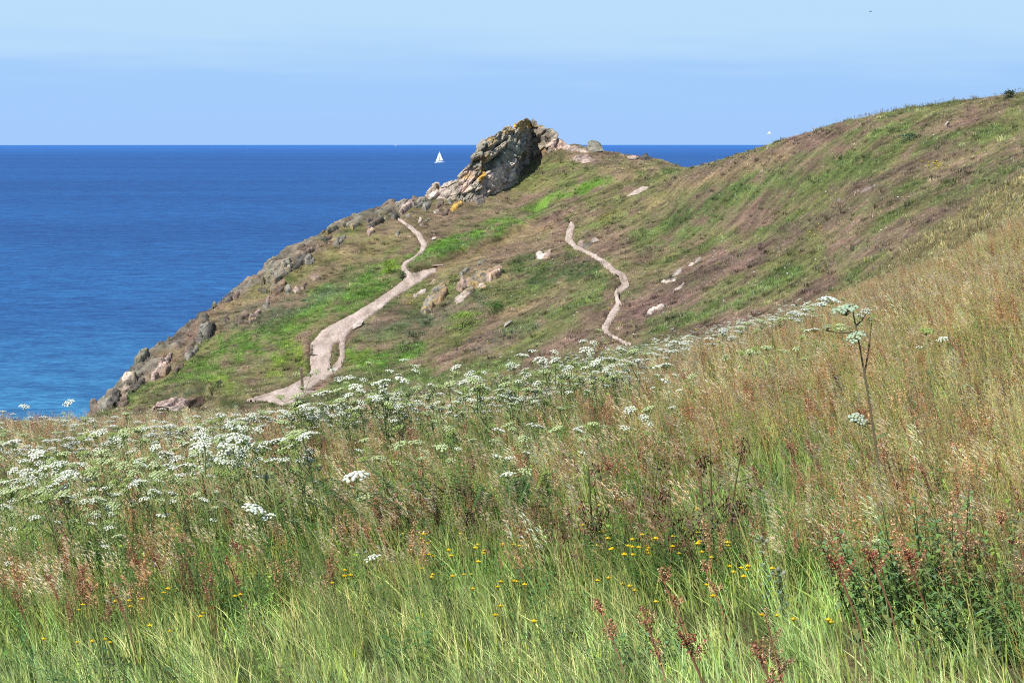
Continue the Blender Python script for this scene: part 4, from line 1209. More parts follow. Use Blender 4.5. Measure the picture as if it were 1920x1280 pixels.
def post():
    gx, gy, gz = ground_at(568, 738, y0=120)
    e = bpy.data.objects.new('waymark_post', None); COL.objects.link(e); e.location = (gx, gy, gz - 0.02)
    e.rotation_euler = (0, R(-4), R(20))
    tag(e, 'weathered wooden waymark post beside the pale main footpath', 'post')
    bm = bmesh.new()
    prof = [(0.085, -0.25), (0.085, 0.2), (0.082, 0.9), (0.080, 1.30), (0.066, 1.315), (0.066, 1.345), (0.080, 1.36), (0.080, 1.66)]
    rings = []
    for k, (w, z) in enumerate(prof):
        top = 0.05 if k == len(prof) - 1 else 0
        rings.append([bm.verts.new((sx * w, sy * w * 0.9, z + top * (1 if sy > 0 else -1))) for sx, sy in ((-1, -1), (1, -1), (1, 1), (-1, 1))])
    for a, b in zip(rings[:-1], rings[1:]):
        for k in range(4): bm.faces.new((a[k], a[(k+1) % 4], b[(k+1) % 4], b[k]))
    bm.faces.new(rings[-1]); bm.faces.new(rings[0][::-1])
    bmesh.ops.bevel(bm, geom=[ed for ed in bm.edges], offset=0.008, segments=1, affect='EDGES')
    bm_obj('post_shaft', bm, M['wood'], e)
    bm = bmesh.new()
    bmesh.ops.create_cube(bm, size=1.0, matrix=Matrix.Translation((0.0, -0.084, 1.12)) @ Matrix.Diagonal((0.10, 0.012, 0.13, 1)))
    bmesh.ops.bevel(bm, geom=bm.edges[:], offset=0.003, segments=1, affect='EDGES')
    bm_obj('waymark_plate', bm, M['wood'], e)
post()

def step():
    g = ground_at(818, 501, y0=120)
    if not g: return
    e = bpy.data.objects.new('timber_step', None); COL.objects.link(e); e.location = (g[0], g[1], g[2] + 0.06)
    e.rotation_euler = (0, R(-3), R(12))
    tag(e, 'small pale topped timber step with a reddish end where the main path climbs right', 'step')
    for nm, d, p, m in (('tread', (1.25, 0.5, 0.08), (0, 0.1, 0.10), plain("pale_trodden_timber", (0.42, 0.31, 0.25), 0.9, 6)),
                        ('riser', (0.10, 0.46, 0.34), (-0.66, 0.1, -0.02), plain("red_brown_board", (0.26, 0.10, 0.06), 0.85, 6))):
        bm = bmesh.new(); bmesh.ops.create_cube(bm, size=1.0, matrix=Matrix.Translation(p) @ Matrix.Diagonal((*d, 1)))
        bmesh.ops.bevel(bm, geom=bm.edges[:], offset=0.015, segments=2, affect='EDGES')
        bm_obj(nm, bm, m, e)
step()

def sea_point(px, py):
    u, s = slopes(px, py)
    # Z = SEA_Z - Y^2/(2R) = s*Y
    RE = 6371000.0
    s = float(s); disc = s * s * RE * RE + 2 * RE * SEA_Z
    y = -s * RE - math.sqrt(max(disc, 0))
    return float(u * y), y, SEA_Z - y * y / (2 * RE)

def hull_mesh(Lh, B, Hh, name, mat, parent):
    bm = bmesh.new(); rings = []
    for i in range(13):
        t = i / 12; x = -Lh / 2 + Lh * t
        w = B / 2 * (math.sin(math.pi * min(1, 0.12 + 0.60 * (1 - t) + .0)) ** 0.6 if t < 1 else 0.02)
        w = B / 2 * max(0.03, (1 - t ** 2.6)) * (0.72 + 0.28 * math.sin(math.pi * min(t * 1.3, 1)))
        fb = Hh * (0.85 + 0.35 * t)
        ring = [(-w, fb), (-w * 0.93, fb * 0.45), (-w * 0.6, -0.18), (0, -0.38), (w * 0.6, -0.18), (w * 0.93, fb * 0.45), (w, fb)]
        rings.append([bm.verts.new((x + (0.06 * Lh * t if z < 0 else 0) * -1, yy, z)) for yy, z in ring])
    for a, b in zip(rings[:-1], rings[1:]):
        for k in range(6): bm.faces.new((a[k], b[k], b[k+1], a[k+1]))
        bm.faces.new((a[0], a[6], b[6], b[0]))
    bm.faces.new(rings[0][::-1]); bm.faces.new(rings[-1])
    bmesh.ops.recalc_face_normals(bm, faces=bm.faces[:])
    return bm_obj(name, bm, mat, parent, smooth=False)

def sail(name, luff, leech, clew, parent, mat, belly=0.6):
    """three-cornered sail with belly: head, tack, clew"""
    head, tack, clw = Vector(luff), Vector(leech), Vector(clew)
    bm = bmesh.new(); n = 10; g = []
    for i in range(n + 1):
        t = i / n; row = []
        for j in range(n + 1):
            s = j / n
            p = head.lerp(tack.lerp(clw, s), t) + Vector((0, belly * math.sin(math.pi * s) * math.sin(math.pi * min(1, t * .9)) , 0))
            if s == 1: pass
            row.append(bm.verts.new(p))
        g.append(row)
    for i in range(n):
        for j in range(n):
            try: bm.faces.new((g[i][j], g[i+1][j], g[i+1][j+1], g[i][j+1]))
            except ValueError: pass
    bmesh.ops.remove_doubles(bm, verts=bm.verts[:], dist=0.001)
    bm.normal_update()
    r = bmesh.ops.solidify(bm, geom=bm.faces[:], thickness=0.02)
    return bm_obj(name, bm, mat, parent, smooth=True)

def yacht():
    x, y, z = sea_point(825, 305)
    k = (y / FPX) * 21.0 / 14.6      # overall height fits the boat's height in the picture at its distance
    e = bpy.data.objects.new('sailing_yacht', None); COL.objects.link(e); e.location = (x, y, z)
    e.rotation_euler = (R(3), R(0), R(192)); e.scale = (k, k, k)
    tag(e, 'white sailing yacht with two white sails out on the blue sea', 'sailing boat')
    h = hull_mesh(11.5, 3.2, 1.1, 'hull', M['hull'], e)
    bm = bmesh.new()
    bmesh.ops.create_cube(bm, size=1.0, matrix=Matrix.Translation((0.2, 0, 1.35)) @ Matrix.Diagonal((4.6, 1.9, 0.6, 1)))
    bmesh.ops.bevel(bm, geom=bm.edges[:], offset=0.16, segments=2, affect='EDGES')
    bm_obj('cabin', bm, M['hull'], h)
    for nm, a, b, r in (('mast', (0.8, 0, 0.9), (0.6, 0, 14.6), 0.11), ('boom', (0.8, 0, 2.1), (-4.3, 0.9, 2.2), 0.08)):
        mb = MB(); mb.tube([a, b], [r, r * 0.8], (.5, .5, .52), 8)
        link(nm, mb.mesh(nm, M['mast']), e)
    sail('mainsail', (0.5, 0, 14.3), (0.65, 0, 2.4), (-4.3, 0.9, 2.4), e, M['sail'], 0.7)
    sail('jib', (0.95, 0, 13.2), (5.6, 0, 1.4), (0.6, 1.0, 1.6), e, M['sail'], 0.8)
    # the little tender towed astern
    x, y, z = sea_point(817, 305.5)
    d = bpy.data.objects.new('tender', None); COL.objects.link(d); d.location = (x, y, z); d.rotation_euler = (0, 0, R(175)); d.scale = (k, k, k)
    tag(d, 'tiny white tender floating close to the left of the yacht', 'dinghy')
    hull_mesh(2.9, 1.5, 0.7, 'tender_hull', M['hull'], d)
    mb = MB(); mb.tube([(-1.2, 0, 0.62), (-1.25, 0, 1.15)], [0.14, 0.2], (.7, .7, .7), 6); link('outboard_motor', mb.mesh('outboard_motor', M['hull']), d)
    # distant white vessel on the horizon
    x, y, z = sea_point(742, 273.2)
    v = bpy.data.objects.new('motor_vessel', None); COL.objects.link(v); v.location = (x, y, z); v.rotation_euler = (0, 0, R(5)); kk = y / FPX * 4.5 / 11.5
    v.scale = (kk, kk, kk)
    tag(v, 'tiny white motor vessel on the horizon far left of the yacht', 'boat')
    hull_mesh(11.5, 3.4, 1.4, 'hull', M['hull'], v)
    bm = bmesh.new()
    bmesh.ops.create_cube(bm, size=1.0, matrix=Matrix.Translation((-1.2, 0, 2.2)) @ Matrix.Diagonal((4.6, 2.4, 1.9, 1)))
    bmesh.ops.bevel(bm, geom=bm.edges[:], offset=0.3, segments=2, affect='EDGES')
    bm_obj('wheelhouse', bm, M['hull'], v)
yacht()

def bird(px, py, dist, span, body, wing, label, flap, yaw, cat='bird', name='bird', roll=0):
    u, s = slopes(px, py)
    e = bpy.data.objects.new(name, None); COL.objects.link(e); e.location = (u * dist, dist, s * dist)
    e.rotation_euler = (R(roll), 0, R(yaw)); tag(e, label, cat)
    L_ = span * 0.42
    rings = [(-0.5, .01, 0), (-0.36, .035, 0), (-0.12, .085, 0), (0.12, .10, 0), (0.30, .07, .015), (0.40, .055, .03), (0.47, .03, .03), (0.53, .008, .02)]
    bm = bmesh.new(); rr = []
    for (x, r, z) in rings:
        rr.append([bm.verts.new((x * L_, r * L_ * 1.3 * math.cos(t), z * L_ + r * L_ * 1.2 * math.sin(t))) for t in [2 * math.pi * k / 8 for k in range(8)]])
    for a, b in zip(rr[:-1], rr[1:]):
        for k in range(8): bm.faces.new((a[k], a[(k+1) % 8], b[(k+1) % 8], b[k]))
    bm.faces.new(rr[0][::-1]); bm.faces.new(rr[-1])
    # fan of the tail
    t0 = bm.verts.new((-0.40 * L_, 0.05 * L_, 0.01)); t1 = bm.verts.new((-0.40 * L_, -0.05 * L_, 0.01)); t2 = bm.verts.new((-0.72 * L_, -0.11 * L_, 0.01)); t3 = bm.verts.new((-0.72 * L_, 0.11 * L_, 0.01))
    bm.faces.new((t0, t1, t2, t3))
    bm_obj('body', bm, body, e, smooth=True)
    for sd_ in (-1, 1):
        bm = bmesh.new(); top = []; 
        st = [(0, .17, .10, 0), (.28, .20, .12, math.sin(flap) * .30), (.58, .12, .14, math.sin(flap) * .50), (1.0, -.10, -.02, math.sin(flap) * .62)]
        lo = []
        for (q, f, b_, zz) in st:
            top.append(bm.verts.new((f * L_ * 1.0, sd_ * (0.04 * L_ + q * span / 2 * math.cos(flap * .7)), zz * span / 2 + 0.02 * L_)))
            lo.append(bm.verts.new((-b_ * L_ * 1.2 - .02, sd_ * (0.04 * L_ + q * span / 2 * math.cos(flap * .7)), zz * span / 2 + 0.01 * L_)))
        for k in range(3): bm.faces.new((top[k], top[k+1], lo[k+1], lo[k]))
        bmesh.ops.recalc_face_normals(bm, faces=bm.faces[:]); bmesh.ops.solidify(bm, geom=bm.faces[:], thickness=0.012 * span)
        bm_obj('wing', bm, wing, e)
bird(1441, 251, 150, 0.55, M['bird_w'], M['bird_w'], 'small white seabird flying low over the hill skyline', .5, 150, name='gull', roll=-20)
bird(1632, 22, 170, 0.50, M['bird_d'], M['bird_d'], 'dark bird gliding high in the sky at the upper right', .15, 20)
bird(789, 97, 420, 0.55, M['bird_w'], M['bird_w'], 'far white gull high above the sea, left of the summit crag', .35, 10, name='gull')
bird(1095, 246, 300, 0.22, M['bird_d'], M['bird_d'], 'tiny dark bird in the sky above the round boulder', .3, 60)


# ------------------------------------------------------------------ prototypes of grass and herbs (scattered)
def proto_col(name, meshes):
    c = bpy.data.collections.new(name)
    for i, me in enumerate(meshes):
        o = bpy.data.objects.new(f"{name}_{i:02d}", me); c.objects.link(o)
    return c

def scatter(name, pc, X, Y, Z, rz, scl, idx, col, tilt=None):
    """one object: the plants of a collection set out on a cloud of points"""
    n = len(X); me = bpy.data.meshes.new(name)
    me.vertices.add(n); me.vertices.foreach_set('co', np.stack([X, Y, Z], 1).astype(np.float32).ravel())
    rot = np.zeros((n, 3), np.float32); rot[:, 2] = rz
    if tilt is not None: rot[:, :2] = tilt
    for nm, ty, key, arr in (('rot', 'FLOAT_VECTOR', 'vector', rot), ('scl', 'FLOAT', 'value', np.asarray(scl, np.float32)), ('idx', 'INT', 'value', np.asarray(idx, np.int32)),
                             ('col', 'FLOAT_COLOR', 'color', np.hstack([np.clip(col, 0, 1), np.ones((n, 1))]).astype(np.float32))):
        me.attributes.new(nm, ty, 'POINT').data.foreach_set(key, arr.ravel())
    o = link(name, me)
    ng = bpy.data.node_groups.new(name + '_spread', 'GeometryNodeTree')
    ng.interface.new_socket('Geometry', in_out='INPUT', socket_type='NodeSocketGeometry')
    ng.interface.new_socket('Geometry', in_out='OUTPUT', socket_type='NodeSocketGeometry')
    gi = ng.nodes.new('NodeGroupInput'); go = ng.nodes.new('NodeGroupOutput')
    m2p = ng.nodes.new('GeometryNodeMeshToPoints')
    ip = ng.nodes.new('GeometryNodeInstanceOnPoints')
    ci = ng.nodes.new('GeometryNodeCollectionInfo'); ci.inputs['Collection'].default_value = pc
    ci.inputs['Separate Children'].default_value = True; ci.inputs['Reset Children'].default_value = True
    def na(nm, ty):
        a = ng.nodes.new('GeometryNodeInputNamedAttribute'); a.data_type = ty; a.inputs['Name'].default_value = nm
        return [q for q in a.outputs if q.enabled and q.name == 'Attribute'][0]
    e2r = ng.nodes.new('FunctionNodeEulerToRotation')
    ng.links.new(na('rot', 'FLOAT_VECTOR'), e2r.inputs[0])
    ng.links.new(gi.outputs[0], m2p.inputs['Mesh']); ng.links.new(m2p.outputs[0], ip.inputs['Points'])
    ng.links.new(ci.outputs[0], ip.inputs['Instance']); ip.inputs['Pick Instance'].default_value = True
    ng.links.new(na('idx', 'INT'), ip.inputs['Instance Index'])
    ng.links.new(e2r.outputs[0], ip.inputs['Rotation']); ng.links.new(na('scl', 'FLOAT'), ip.inputs['Scale'])
    ng.links.new(ip.outputs[0], go.inputs[0])
    md = o.modifiers.new('spread', 'NODES'); md.node_group = ng
    return o

def W(lo=0.25, hi=0.7):
    """the wind leans everything to the left of the picture"""
    return (-random.uniform(lo, hi), random.uniform(-.22, .22), 0)

def rc(c, v=0.15):
    k = random.uniform(1 - v, 1 + v)
    return (c[0] * k * random.uniform(1 - v * .5, 1 + v * .5), c[1] * k, c[2] * k * random.uniform(1 - v, 1 + v))

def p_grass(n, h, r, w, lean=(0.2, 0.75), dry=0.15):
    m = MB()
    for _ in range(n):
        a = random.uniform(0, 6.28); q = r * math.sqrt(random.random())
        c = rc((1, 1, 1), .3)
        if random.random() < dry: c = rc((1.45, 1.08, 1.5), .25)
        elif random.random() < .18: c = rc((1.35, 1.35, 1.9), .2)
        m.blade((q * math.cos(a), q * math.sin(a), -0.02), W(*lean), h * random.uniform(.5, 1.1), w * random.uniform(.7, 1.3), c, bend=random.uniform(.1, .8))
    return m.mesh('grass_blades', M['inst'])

def p_panicle(n, h, spik, size, spread, stem=(0.8, 1.15, .7), tall=0.2):
    m = MB()
    for _ in range(n):
        a = random.uniform(0, 6.28); q = random.uniform(0, .14)
        b = Vector((q * math.cos(a), q * math.sin(a), 0)); w_ = Vector(W(.1, .45)); hh = h * random.uniform(.7, 1.12)
        top = b + Vector((0, 0, hh)) + w_ * hh * .8
        mid = b + Vector((0, 0, hh * .55)) + w_ * hh * .3
        m.tube([b, mid, top], [0.0016, 0.0013, 0.0008], rc(stem, .2), 3)
        hd = hh * tall
        for k in range(spik):
            t = random.random(); p = top.lerp(mid, t * hd / (hh * .45))
            o = Vector((random.gauss(0, 1), random.gauss(0, 1), random.gauss(0, .6))) * spread * (0.3 + t)
            p = p + o
            m.leaf(p, Vector((-.5, 0, .6)) + o * 8, size * random.uniform(.7, 1.4), size * .30, rc((1, 1, 1), .35), .2)
    for _ in range(4):
        m.blade((random.uniform(-.1, .1), random.uniform(-.1, .1), 0), W(), h * .6, .004, rc((.6, 1.1, .5), .2))
    return m.mesh('seeding_grass', M['inst'])

def p_sorrel(n, h):
    m = MB()
    for _ in range(n):
        a = random.uniform(0, 6.28); q = random.uniform(0, .10)
        b = Vector((q * math.cos(a), q * math.sin(a), 0)); w_ = Vector(W(.05, .35)); hh = h * random.uniform(.75, 1.1)
        top = b + Vector((0, 0, hh)) + w_ * hh * .6
        m.tube([b, b.lerp(top, .5) + Vector((0, 0, .01)), top], [.0025, .002, .001], rc((.9, .9, .8), .2), 3)
        for br in range(random.randint(3, 5)):
            s0 = b.lerp(top, random.uniform(.55, .8)); d = Vector((random.uniform(-.5, .3), random.uniform(-.4, .4), 1)).normalized()
            ln = hh * random.uniform(.15, .3)
            for k in range(20):
                p = s0 + d * ln * k / 20 + Vector((random.gauss(0, .008), random.gauss(0, .008), random.gauss(0, .004)))
                m.quad(p, (random.gauss(0, 1), random.gauss(0, 1), random.gauss(0, 1)), random.uniform(.006, .010), rc((1, 1, 1), .45), 1.4)
    return m.mesh('sorrel', M['inst'])

def p_forb(n, h, ll, lw):
    m = MB()
    for _ in range(n):
        a = random.uniform(0, 6.28); q = random.uniform(0, .12)
        b = Vector((q * math.cos(a), q * math.sin(a), 0)); top = b + Vector((random.uniform(-.12, .04), random.uniform(-.06, .06), h * random.uniform(.6, 1.1)))
        m.tube([b, top], [.002, .001], rc((.8, .9, .7), .2), 3)
        for k in range(9):
            t = random.uniform(.15, 1); a2 = random.uniform(0, 6.28)
            m.leaf(b.lerp(top, t), (math.cos(a2), math.sin(a2), random.uniform(-.1, .6)), ll * random.uniform(.6, 1.2), lw * random.uniform(.7, 1.2), rc((1, 1, 1), .3))
    return m.mesh('leafy_herbs', M['inst'])

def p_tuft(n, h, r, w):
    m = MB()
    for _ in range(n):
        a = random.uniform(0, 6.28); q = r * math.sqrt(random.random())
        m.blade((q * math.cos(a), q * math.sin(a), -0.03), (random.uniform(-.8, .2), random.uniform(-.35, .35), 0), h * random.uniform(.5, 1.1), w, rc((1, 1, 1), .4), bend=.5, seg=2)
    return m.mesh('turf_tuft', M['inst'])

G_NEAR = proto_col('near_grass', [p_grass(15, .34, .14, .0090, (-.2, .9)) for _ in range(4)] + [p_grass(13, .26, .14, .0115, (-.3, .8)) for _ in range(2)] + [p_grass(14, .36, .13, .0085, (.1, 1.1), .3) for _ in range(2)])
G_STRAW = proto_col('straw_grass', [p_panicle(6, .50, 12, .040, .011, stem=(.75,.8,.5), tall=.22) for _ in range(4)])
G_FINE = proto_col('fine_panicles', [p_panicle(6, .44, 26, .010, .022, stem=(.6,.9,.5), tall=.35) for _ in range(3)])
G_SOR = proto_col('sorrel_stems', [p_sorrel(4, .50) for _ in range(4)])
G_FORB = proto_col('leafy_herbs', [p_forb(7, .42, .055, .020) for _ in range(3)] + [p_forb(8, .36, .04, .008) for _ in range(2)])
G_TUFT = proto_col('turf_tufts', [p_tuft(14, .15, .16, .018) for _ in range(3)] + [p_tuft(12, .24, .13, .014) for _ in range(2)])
G_DAISY = None

def points(u0, u1, y0, y1, dens):
    """random points over a wedge of land, dens per square metre"""
    n = int((u1 - u0) * 0.5 * (y1 ** 2 - y0 ** 2) * dens)
    Y = np.sqrt(rng.uniform(y0 ** 2, y1 ** 2, n)); X = rng.uniform(u0, u1, n) * Y
    return X, Y

def zones(X, Y, Z):
    px, py = project(X, Y, Z + 0.42)
    n1 = fbm(X * 0.7, Y * 0.45, o=3); n2 = fbm(X * 1.9 + 9, Y * 1.2, o=3)
    line = np.interp(px, [-300, 0, 300, 640, 950, 1300, 1600, 1920, 2300], [1130, 1115, 1085, 1045, 1030, 1020, 1010, 1060, 1100])
    fresh = sstep(-45, 45, py - line + 40 * n1)
    d = (px - 1250) / 420 - (py - 700) / 190
    straw = sstep(-1.2, 1.6, d + 0.9 * n1) * (1 - fresh)
    mid = (1 - fresh) * (1 - straw)
    return px, py, n1, n2, fresh, straw, mid

def spread_band(y0, y1, dens, k=1.0, wide=0.31):
    X, Y = points(-wide, wide, y0, y1, dens)
    Z = H(X, Y)
    n = len(X)
    px, py, n1, n2, fresh, straw, mid = zones(X, Y, Z)
    r = rng.random(n); r2 = rng.random(n)
    sc = k * rng.uniform(.75, 1.2, n)
    far_strip = sstep(56, 66, Y)
    # ---- blades everywhere
    c_fresh = np.array((.50, .63, .18)); c_mid = np.array((.35, .44, .10)); c_str = np.array((.50, .47, .17))
    col = c_fresh * fresh[:, None] + c_mid * mid[:, None] + c_str * straw[:, None]
    col = col * (1 + .35 * n2 + .32 * rng.normal(size=n).clip(-1.8, 2))[:, None]
    col[:, 0] *= 1 + .25 * n1
    idx = rng.integers(0, 8, n)
    idx = np.where((fresh > .5) & (r2 < .6), rng.integers(6, 8, n), idx)
    h = sc * (1 - .25 * fresh) * (1 - .5 * far_strip)
    return X, Y, Z, px, py, n1, n2, fresh, straw, mid, r, r2, sc, col, idx, h, far_strip

acc = {k: [] for k in ('grass', 'straw', 'fine', 'sorrel', 'forb')}
def keepm(key, m, X, Y, Z, sc, idx, col):
    acc[key].append((X[m], Y[m], Z[m], sc[m], idx[m], col[m]))
for (y0, y1, dens, k) in ((6, 11, 48, .95), (11, 16, 50, 1), (16, 24, 46, 1.0), (24, 36, 36, 1.05), (36, 60, 24, 1.05)):
    X, Y, Z, px, py, n1, n2, fresh, straw, mid, r, r2, sc, col, idx, h, fs = spread_band(y0, y1, dens, k)
    n = len(X)
    keepm('grass', r < 1.0 - .25 * straw, X, Y, Z, h, idx, col)
    # herbs in the middle belt
    X, Y, Z, px, py, n1, n2, fresh, straw, mid, r, r2, sc, col, idx, h, fs = spread_band(y0, y1, dens * .45, k)
    n = len(X)
    cf = np.array((.10, .20, .05)) * (1 + .4 * n2 + .2 * rng.normal(size=n))[:, None]
    yg = (rng.random(n) < .3); cf[yg] = cf[yg] * np.array((2.2, 1.7, 1.3))
    keepm('forb', r < mid * (.85 + 1.1 * n1) + .28 * straw + .05 * fresh, X, Y, Z, sc, rng.integers(0, 5, n), cf)
    # straw coloured seeding grass
    X, Y, Z, px, py, n1, n2, fresh, straw, mid, r, r2, sc, col, idx, h, fs = spread_band(y0, y1, dens * .75, k)
    n = len(X)
    cs = np.array((.86, .70, .43)) * (1 + .3 * n2 + .18 * rng.normal(size=n))[:, None]
    rd = rng.random(n) < .18; cs[rd] = cs[rd] * np.array((.80, .60, .50))
    keepm('straw', r < np.clip(straw * 1.5 + mid * (.30 + .6 * np.maximum(n2, 0)), 0, 1) * (1 - .8 * fresh), X, Y, Z, sc, rng.integers(0, 4, n), cs)
    # airy pale panicles, thick in drifts along the front
    X, Y, Z, px, py, n1, n2, fresh, straw, mid, r, r2, sc, col, idx, h, fs = spread_band(y0, y1, dens * .5, k)
    n = len(X)
    cp = np.array((.56, .47, .28)) * (1 + .2 * rng.normal(size=n))[:, None]
    keepm('fine', r < fresh * sstep(-.2, .4, n1 + .3 * n2) * .9 * sstep(1600, 900, px) + .07, X, Y, Z, sc, rng.integers(0, 3, n), cp)
    # red brown sorrel
    X, Y, Z, px, py, n1, n2, fresh, straw, mid, r, r2, sc, col, idx, h, fs = spread_band(y0, y1, dens * .34, k)
    n = len(X)
    cr = np.array((.40, .185, .105)) * (1 + .25 * rng.normal(size=n))[:, None]
    br = rng.random(n) < .45; cr[br] = cr[br] * np.array((1.3, 1.65, 1.5))
    keepm('sorrel', r < np.clip(mid * sstep(-.35, .5, n2) * .65 + straw * .32 + fresh * .008, 0, 1), X, Y, Z, sc * 1.02, rng.integers(0, 4, n), cr)

def emit(key, name, label, pc):
    A = [np.concatenate([a[i] for a in acc[key]]) for i in range(6)]
    X, Y, Z, sc, idx, col = A
    n = len(X)
    o = scatter(name, pc, X, Y, Z, rng.uniform(-.55, .55, n), sc, idx, col, rng.normal(0, .06, (n, 2)))
    tag(o, label, 'grass', kind='stuff')
    return n
emit('grass', 'meadow_grass', 'long green meadow grass leaning in the wind', G_NEAR)
emit('straw', 'seeding_grass', 'straw coloured seeding grass over the meadow', G_STRAW)
emit('fine', 'grass_panicles', 'airy pale grass panicles in the front of the meadow', G_FINE)
emit('sorrel', 'sorrel_ground_cover', 'red brown sorrel stems mixed in the meadow', G_SOR)
emit('forb', 'herb_ground_cover', 'dark green leafy herbs low in the meadow', G_FORB)

def far_turf():
    parts = []
    for (y0, y1, dens, k, u0, u1) in ((58, 92, 16, 1.6, -.31, .31), (92, 125, 17, .95, -.30, .31), (125, 200, 16, .95, -.26, .29), (200, 268, 12, 1.0, -.05, .26)):
        X, Y = points(u0, u1, y0, y1, dens)
        ul, ly, lz = _L[-1]
        ok = Y < np.interp(X / Y, ul, ly) + 3
        X, Y = X[ok], Y[ok]
        Z = H(X, Y)
        px, py = project(X, Y, Z)
        pm = path_mask(px, py, X, Y)
        ee = np.interp(X / Y, ul, ly) - Y
        ok = (pm > 0.8) & (rng.random(len(X)) < np.where((px < 960) & (ee < 5), .35, .95))
        X, Y, Z, px = X[ok], Y[ok], Z[ok], px[ok]
        c = cover(X, Y, Z) * 1.58
        n = len(X)
        c = c * (1 + .42 * rng.normal(size=n).clip(-1.8, 2.5))[:, None]
        bl = rng.random(n) < .07; c[bl] = np.array((.36, .29, .15))       # bleached tufts
        gr = c[:, 1] > c[:, 0] * 1.15
        sc = k * np.where(gr, 1.0, .62) * rng.uniform(.6, 1.35, n)
        hl = rng.random(n) < .05; sc[hl] *= 1.5
        parts.append((X, Y, Z, sc, rng.integers(0, 5, n), c))
    A = [np.concatenate([p[i] for p in parts]) for i in range(6)]
    n = len(A[0])
    tag(scatter('hillside_turf', G_TUFT, A[0], A[1], A[2], rng.uniform(-3.1, 3.1, n), A[3], A[4], A[5], rng.normal(0, .1, (n, 2))),
        'short tufted turf and dead heath covering the headland', 'grass', kind='stuff')
far_turf()

def heath():
    pc = proto_col('heath_cushions', [p_tuft(46, .26, .30, .028) for _ in range(3)] + [p_tuft(40, .40, .24, .026)])
    X, Y = points(-.26, .30, 94, 262, 1.5); ul, ly, lz = _L[-1]
    k = (Y < np.interp(X / Y, ul, ly) - 1) & (fbm(X / 3, Y / 4, o=3) + .35 * rng.normal(size=len(X)) > .05); X, Y = X[k], Y[k]
    Z = H(X, Y); px, py = project(X, Y, Z); k = path_mask(px, py, X, Y) > 5; X, Y, Z = X[k], Y[k], Z[k]; n = len(X)
    c = cover(X, Y, Z) * rng.choice([.62, .9, 1.3, 1.7], n)[:, None] * (1 + .2 * rng.normal(size=n).clip(-1.5, 2))[:, None]
    tag(scatter('heath_ground_cover', pc, X, Y, Z - .03, rng.uniform(-3, 3, n), rng.uniform(.45, 1.1, n), rng.integers(0, 4, n), c), 'low cushions of heather and coarse grass over the headland', 'heather', kind='stuff')
heath()

def path_stones():
    ms = []
    for k in range(3):
        m = MB(); m.nut((0, 0, .01), .05, (1, 1, 1), .6); ms.append(m.mesh('pebble', M['inst']))
    pc = proto_col('pebbles', ms)
    X, Y = points(-.12, .08, 120, 240, 3.0); Z = H(X, Y, path=False); px, py = project(X, Y, Z)
    pm = path_mask(px, py, X, Y); k = (pm < 3) & (rng.random(len(X)) < np.where(pm > -3, .9, .25)); X, Y = X[k], Y[k]; n = len(X)
    c = np.array((.30, .23, .18)) * rng.uniform(.5, 1.7, n)[:, None]
    tag(scatter('gravel', pc, X, Y, H(X, Y) + .05, rng.uniform(0, 3, n), rng.uniform(.4, 1.8, n), rng.integers(0, 3, n), c), 'loose small stones on and beside the footpaths', 'gravel', kind='stuff')
path_stones()

def skyline_stems():
    X, Y = points(.12, .31, 120, 172, 3.5)
    ul, ly, lz = _L[8]
    e = Y - np.interp(X / Y, ul, ly)
    px = 960 + X / Y * FPX
    k = (np.abs(e) < 4.5) & (rng.random(len(X)) < sstep(1500, 1640, px) * (.35 + .9 * np.clip(fbm(X * .5, Y * .1, o=2) + .2, 0, 1)))
    X, Y = X[k], Y[k]; n = len(X)
    tag(scatter('sorrel_ground_cover', G_SOR, X, Y, H(X, Y), rng.uniform(-.5, .5, n), rng.uniform(.25, .8, n) ** 1.0, rng.integers(0, 4, n), np.tile((.24, .15, .10), (n, 1))),
        'thin reddish stalks standing along the hill skyline', 'sorrel', kind='stuff')
skyline_stems()

def far_dots():
    """small white and yellow blooms dotted over the far turf"""
    w = MB(); w.nut((0, 0, .10), .045, (1, 1, 1), .7); w.tube([(0, 0, 0), (0, 0, .10)], [.006, .004], (.3, .5, .2), 3)
    pc = proto_col('turf_blooms', [w.mesh('turf_bloom', M['inst'])])
    X, Y = points(-.2, .28, 95, 262, .075)
    ul, ly, lz = _L[-1]
    ok = (Y < np.interp(X / Y, ul, ly)) ; X, Y = X[ok], Y[ok]
    n = len(X); yel = fbm(X / 6, Y / 9, o=2) + .3 * rng.normal(size=n) > .12
    c = np.where(yel[:, None], np.array((.62, .48, .04)), np.array((.75, .75, .7)))
    Xs = []; Ys = []
    for (px, py, r, k) in ((1140, 405, 22, 40), (870, 470, 14, 16), (1010, 505, 14, 10), (1760, 315, 12, 18), (770, 560, 14, 18), (1100, 480, 12, 14), (1530, 440, 12, 12), (1130, 660, 20, 12)):
        g = ground_at(px, py, y0=95)
        for _ in range(k):
            Xs.append(g[0] + rng.normal() * r * .02); Ys.append(g[1] + rng.normal() * r * .12)
    c = np.vstack([c, np.tile((.62, .48, .04), (len(Xs), 1))]); X = np.concatenate([X, Xs]); Y = np.concatenate([Y, Ys]); n = len(X)
    tag(scatter('wildflower_ground_cover', pc, X, Y, H(X, Y) + .02, rng.uniform(0, 3, n), rng.uniform(.6, 1.5, n), np.zeros(n), c),
        'tiny white and yellow blooms dotted over the headland turf', 'flowers', kind='stuff')
far_dots()

# ------------------------------------------------------------------ plants one can tell apart
def copy_tree(o, parent=None):
    c = o.copy(); COL.objects.link(c)
    if parent: c.parent = parent
    for ch in [k for k in o.children]:
        copy_tree(ch, c)
    return c

WHITE = (.68, .71, .585); GREENW = (.44, .52, .25); GREEN = (.27, .36, .10); STEM = (.24, .30, .11); DSTEM = (.13, .12, .06)

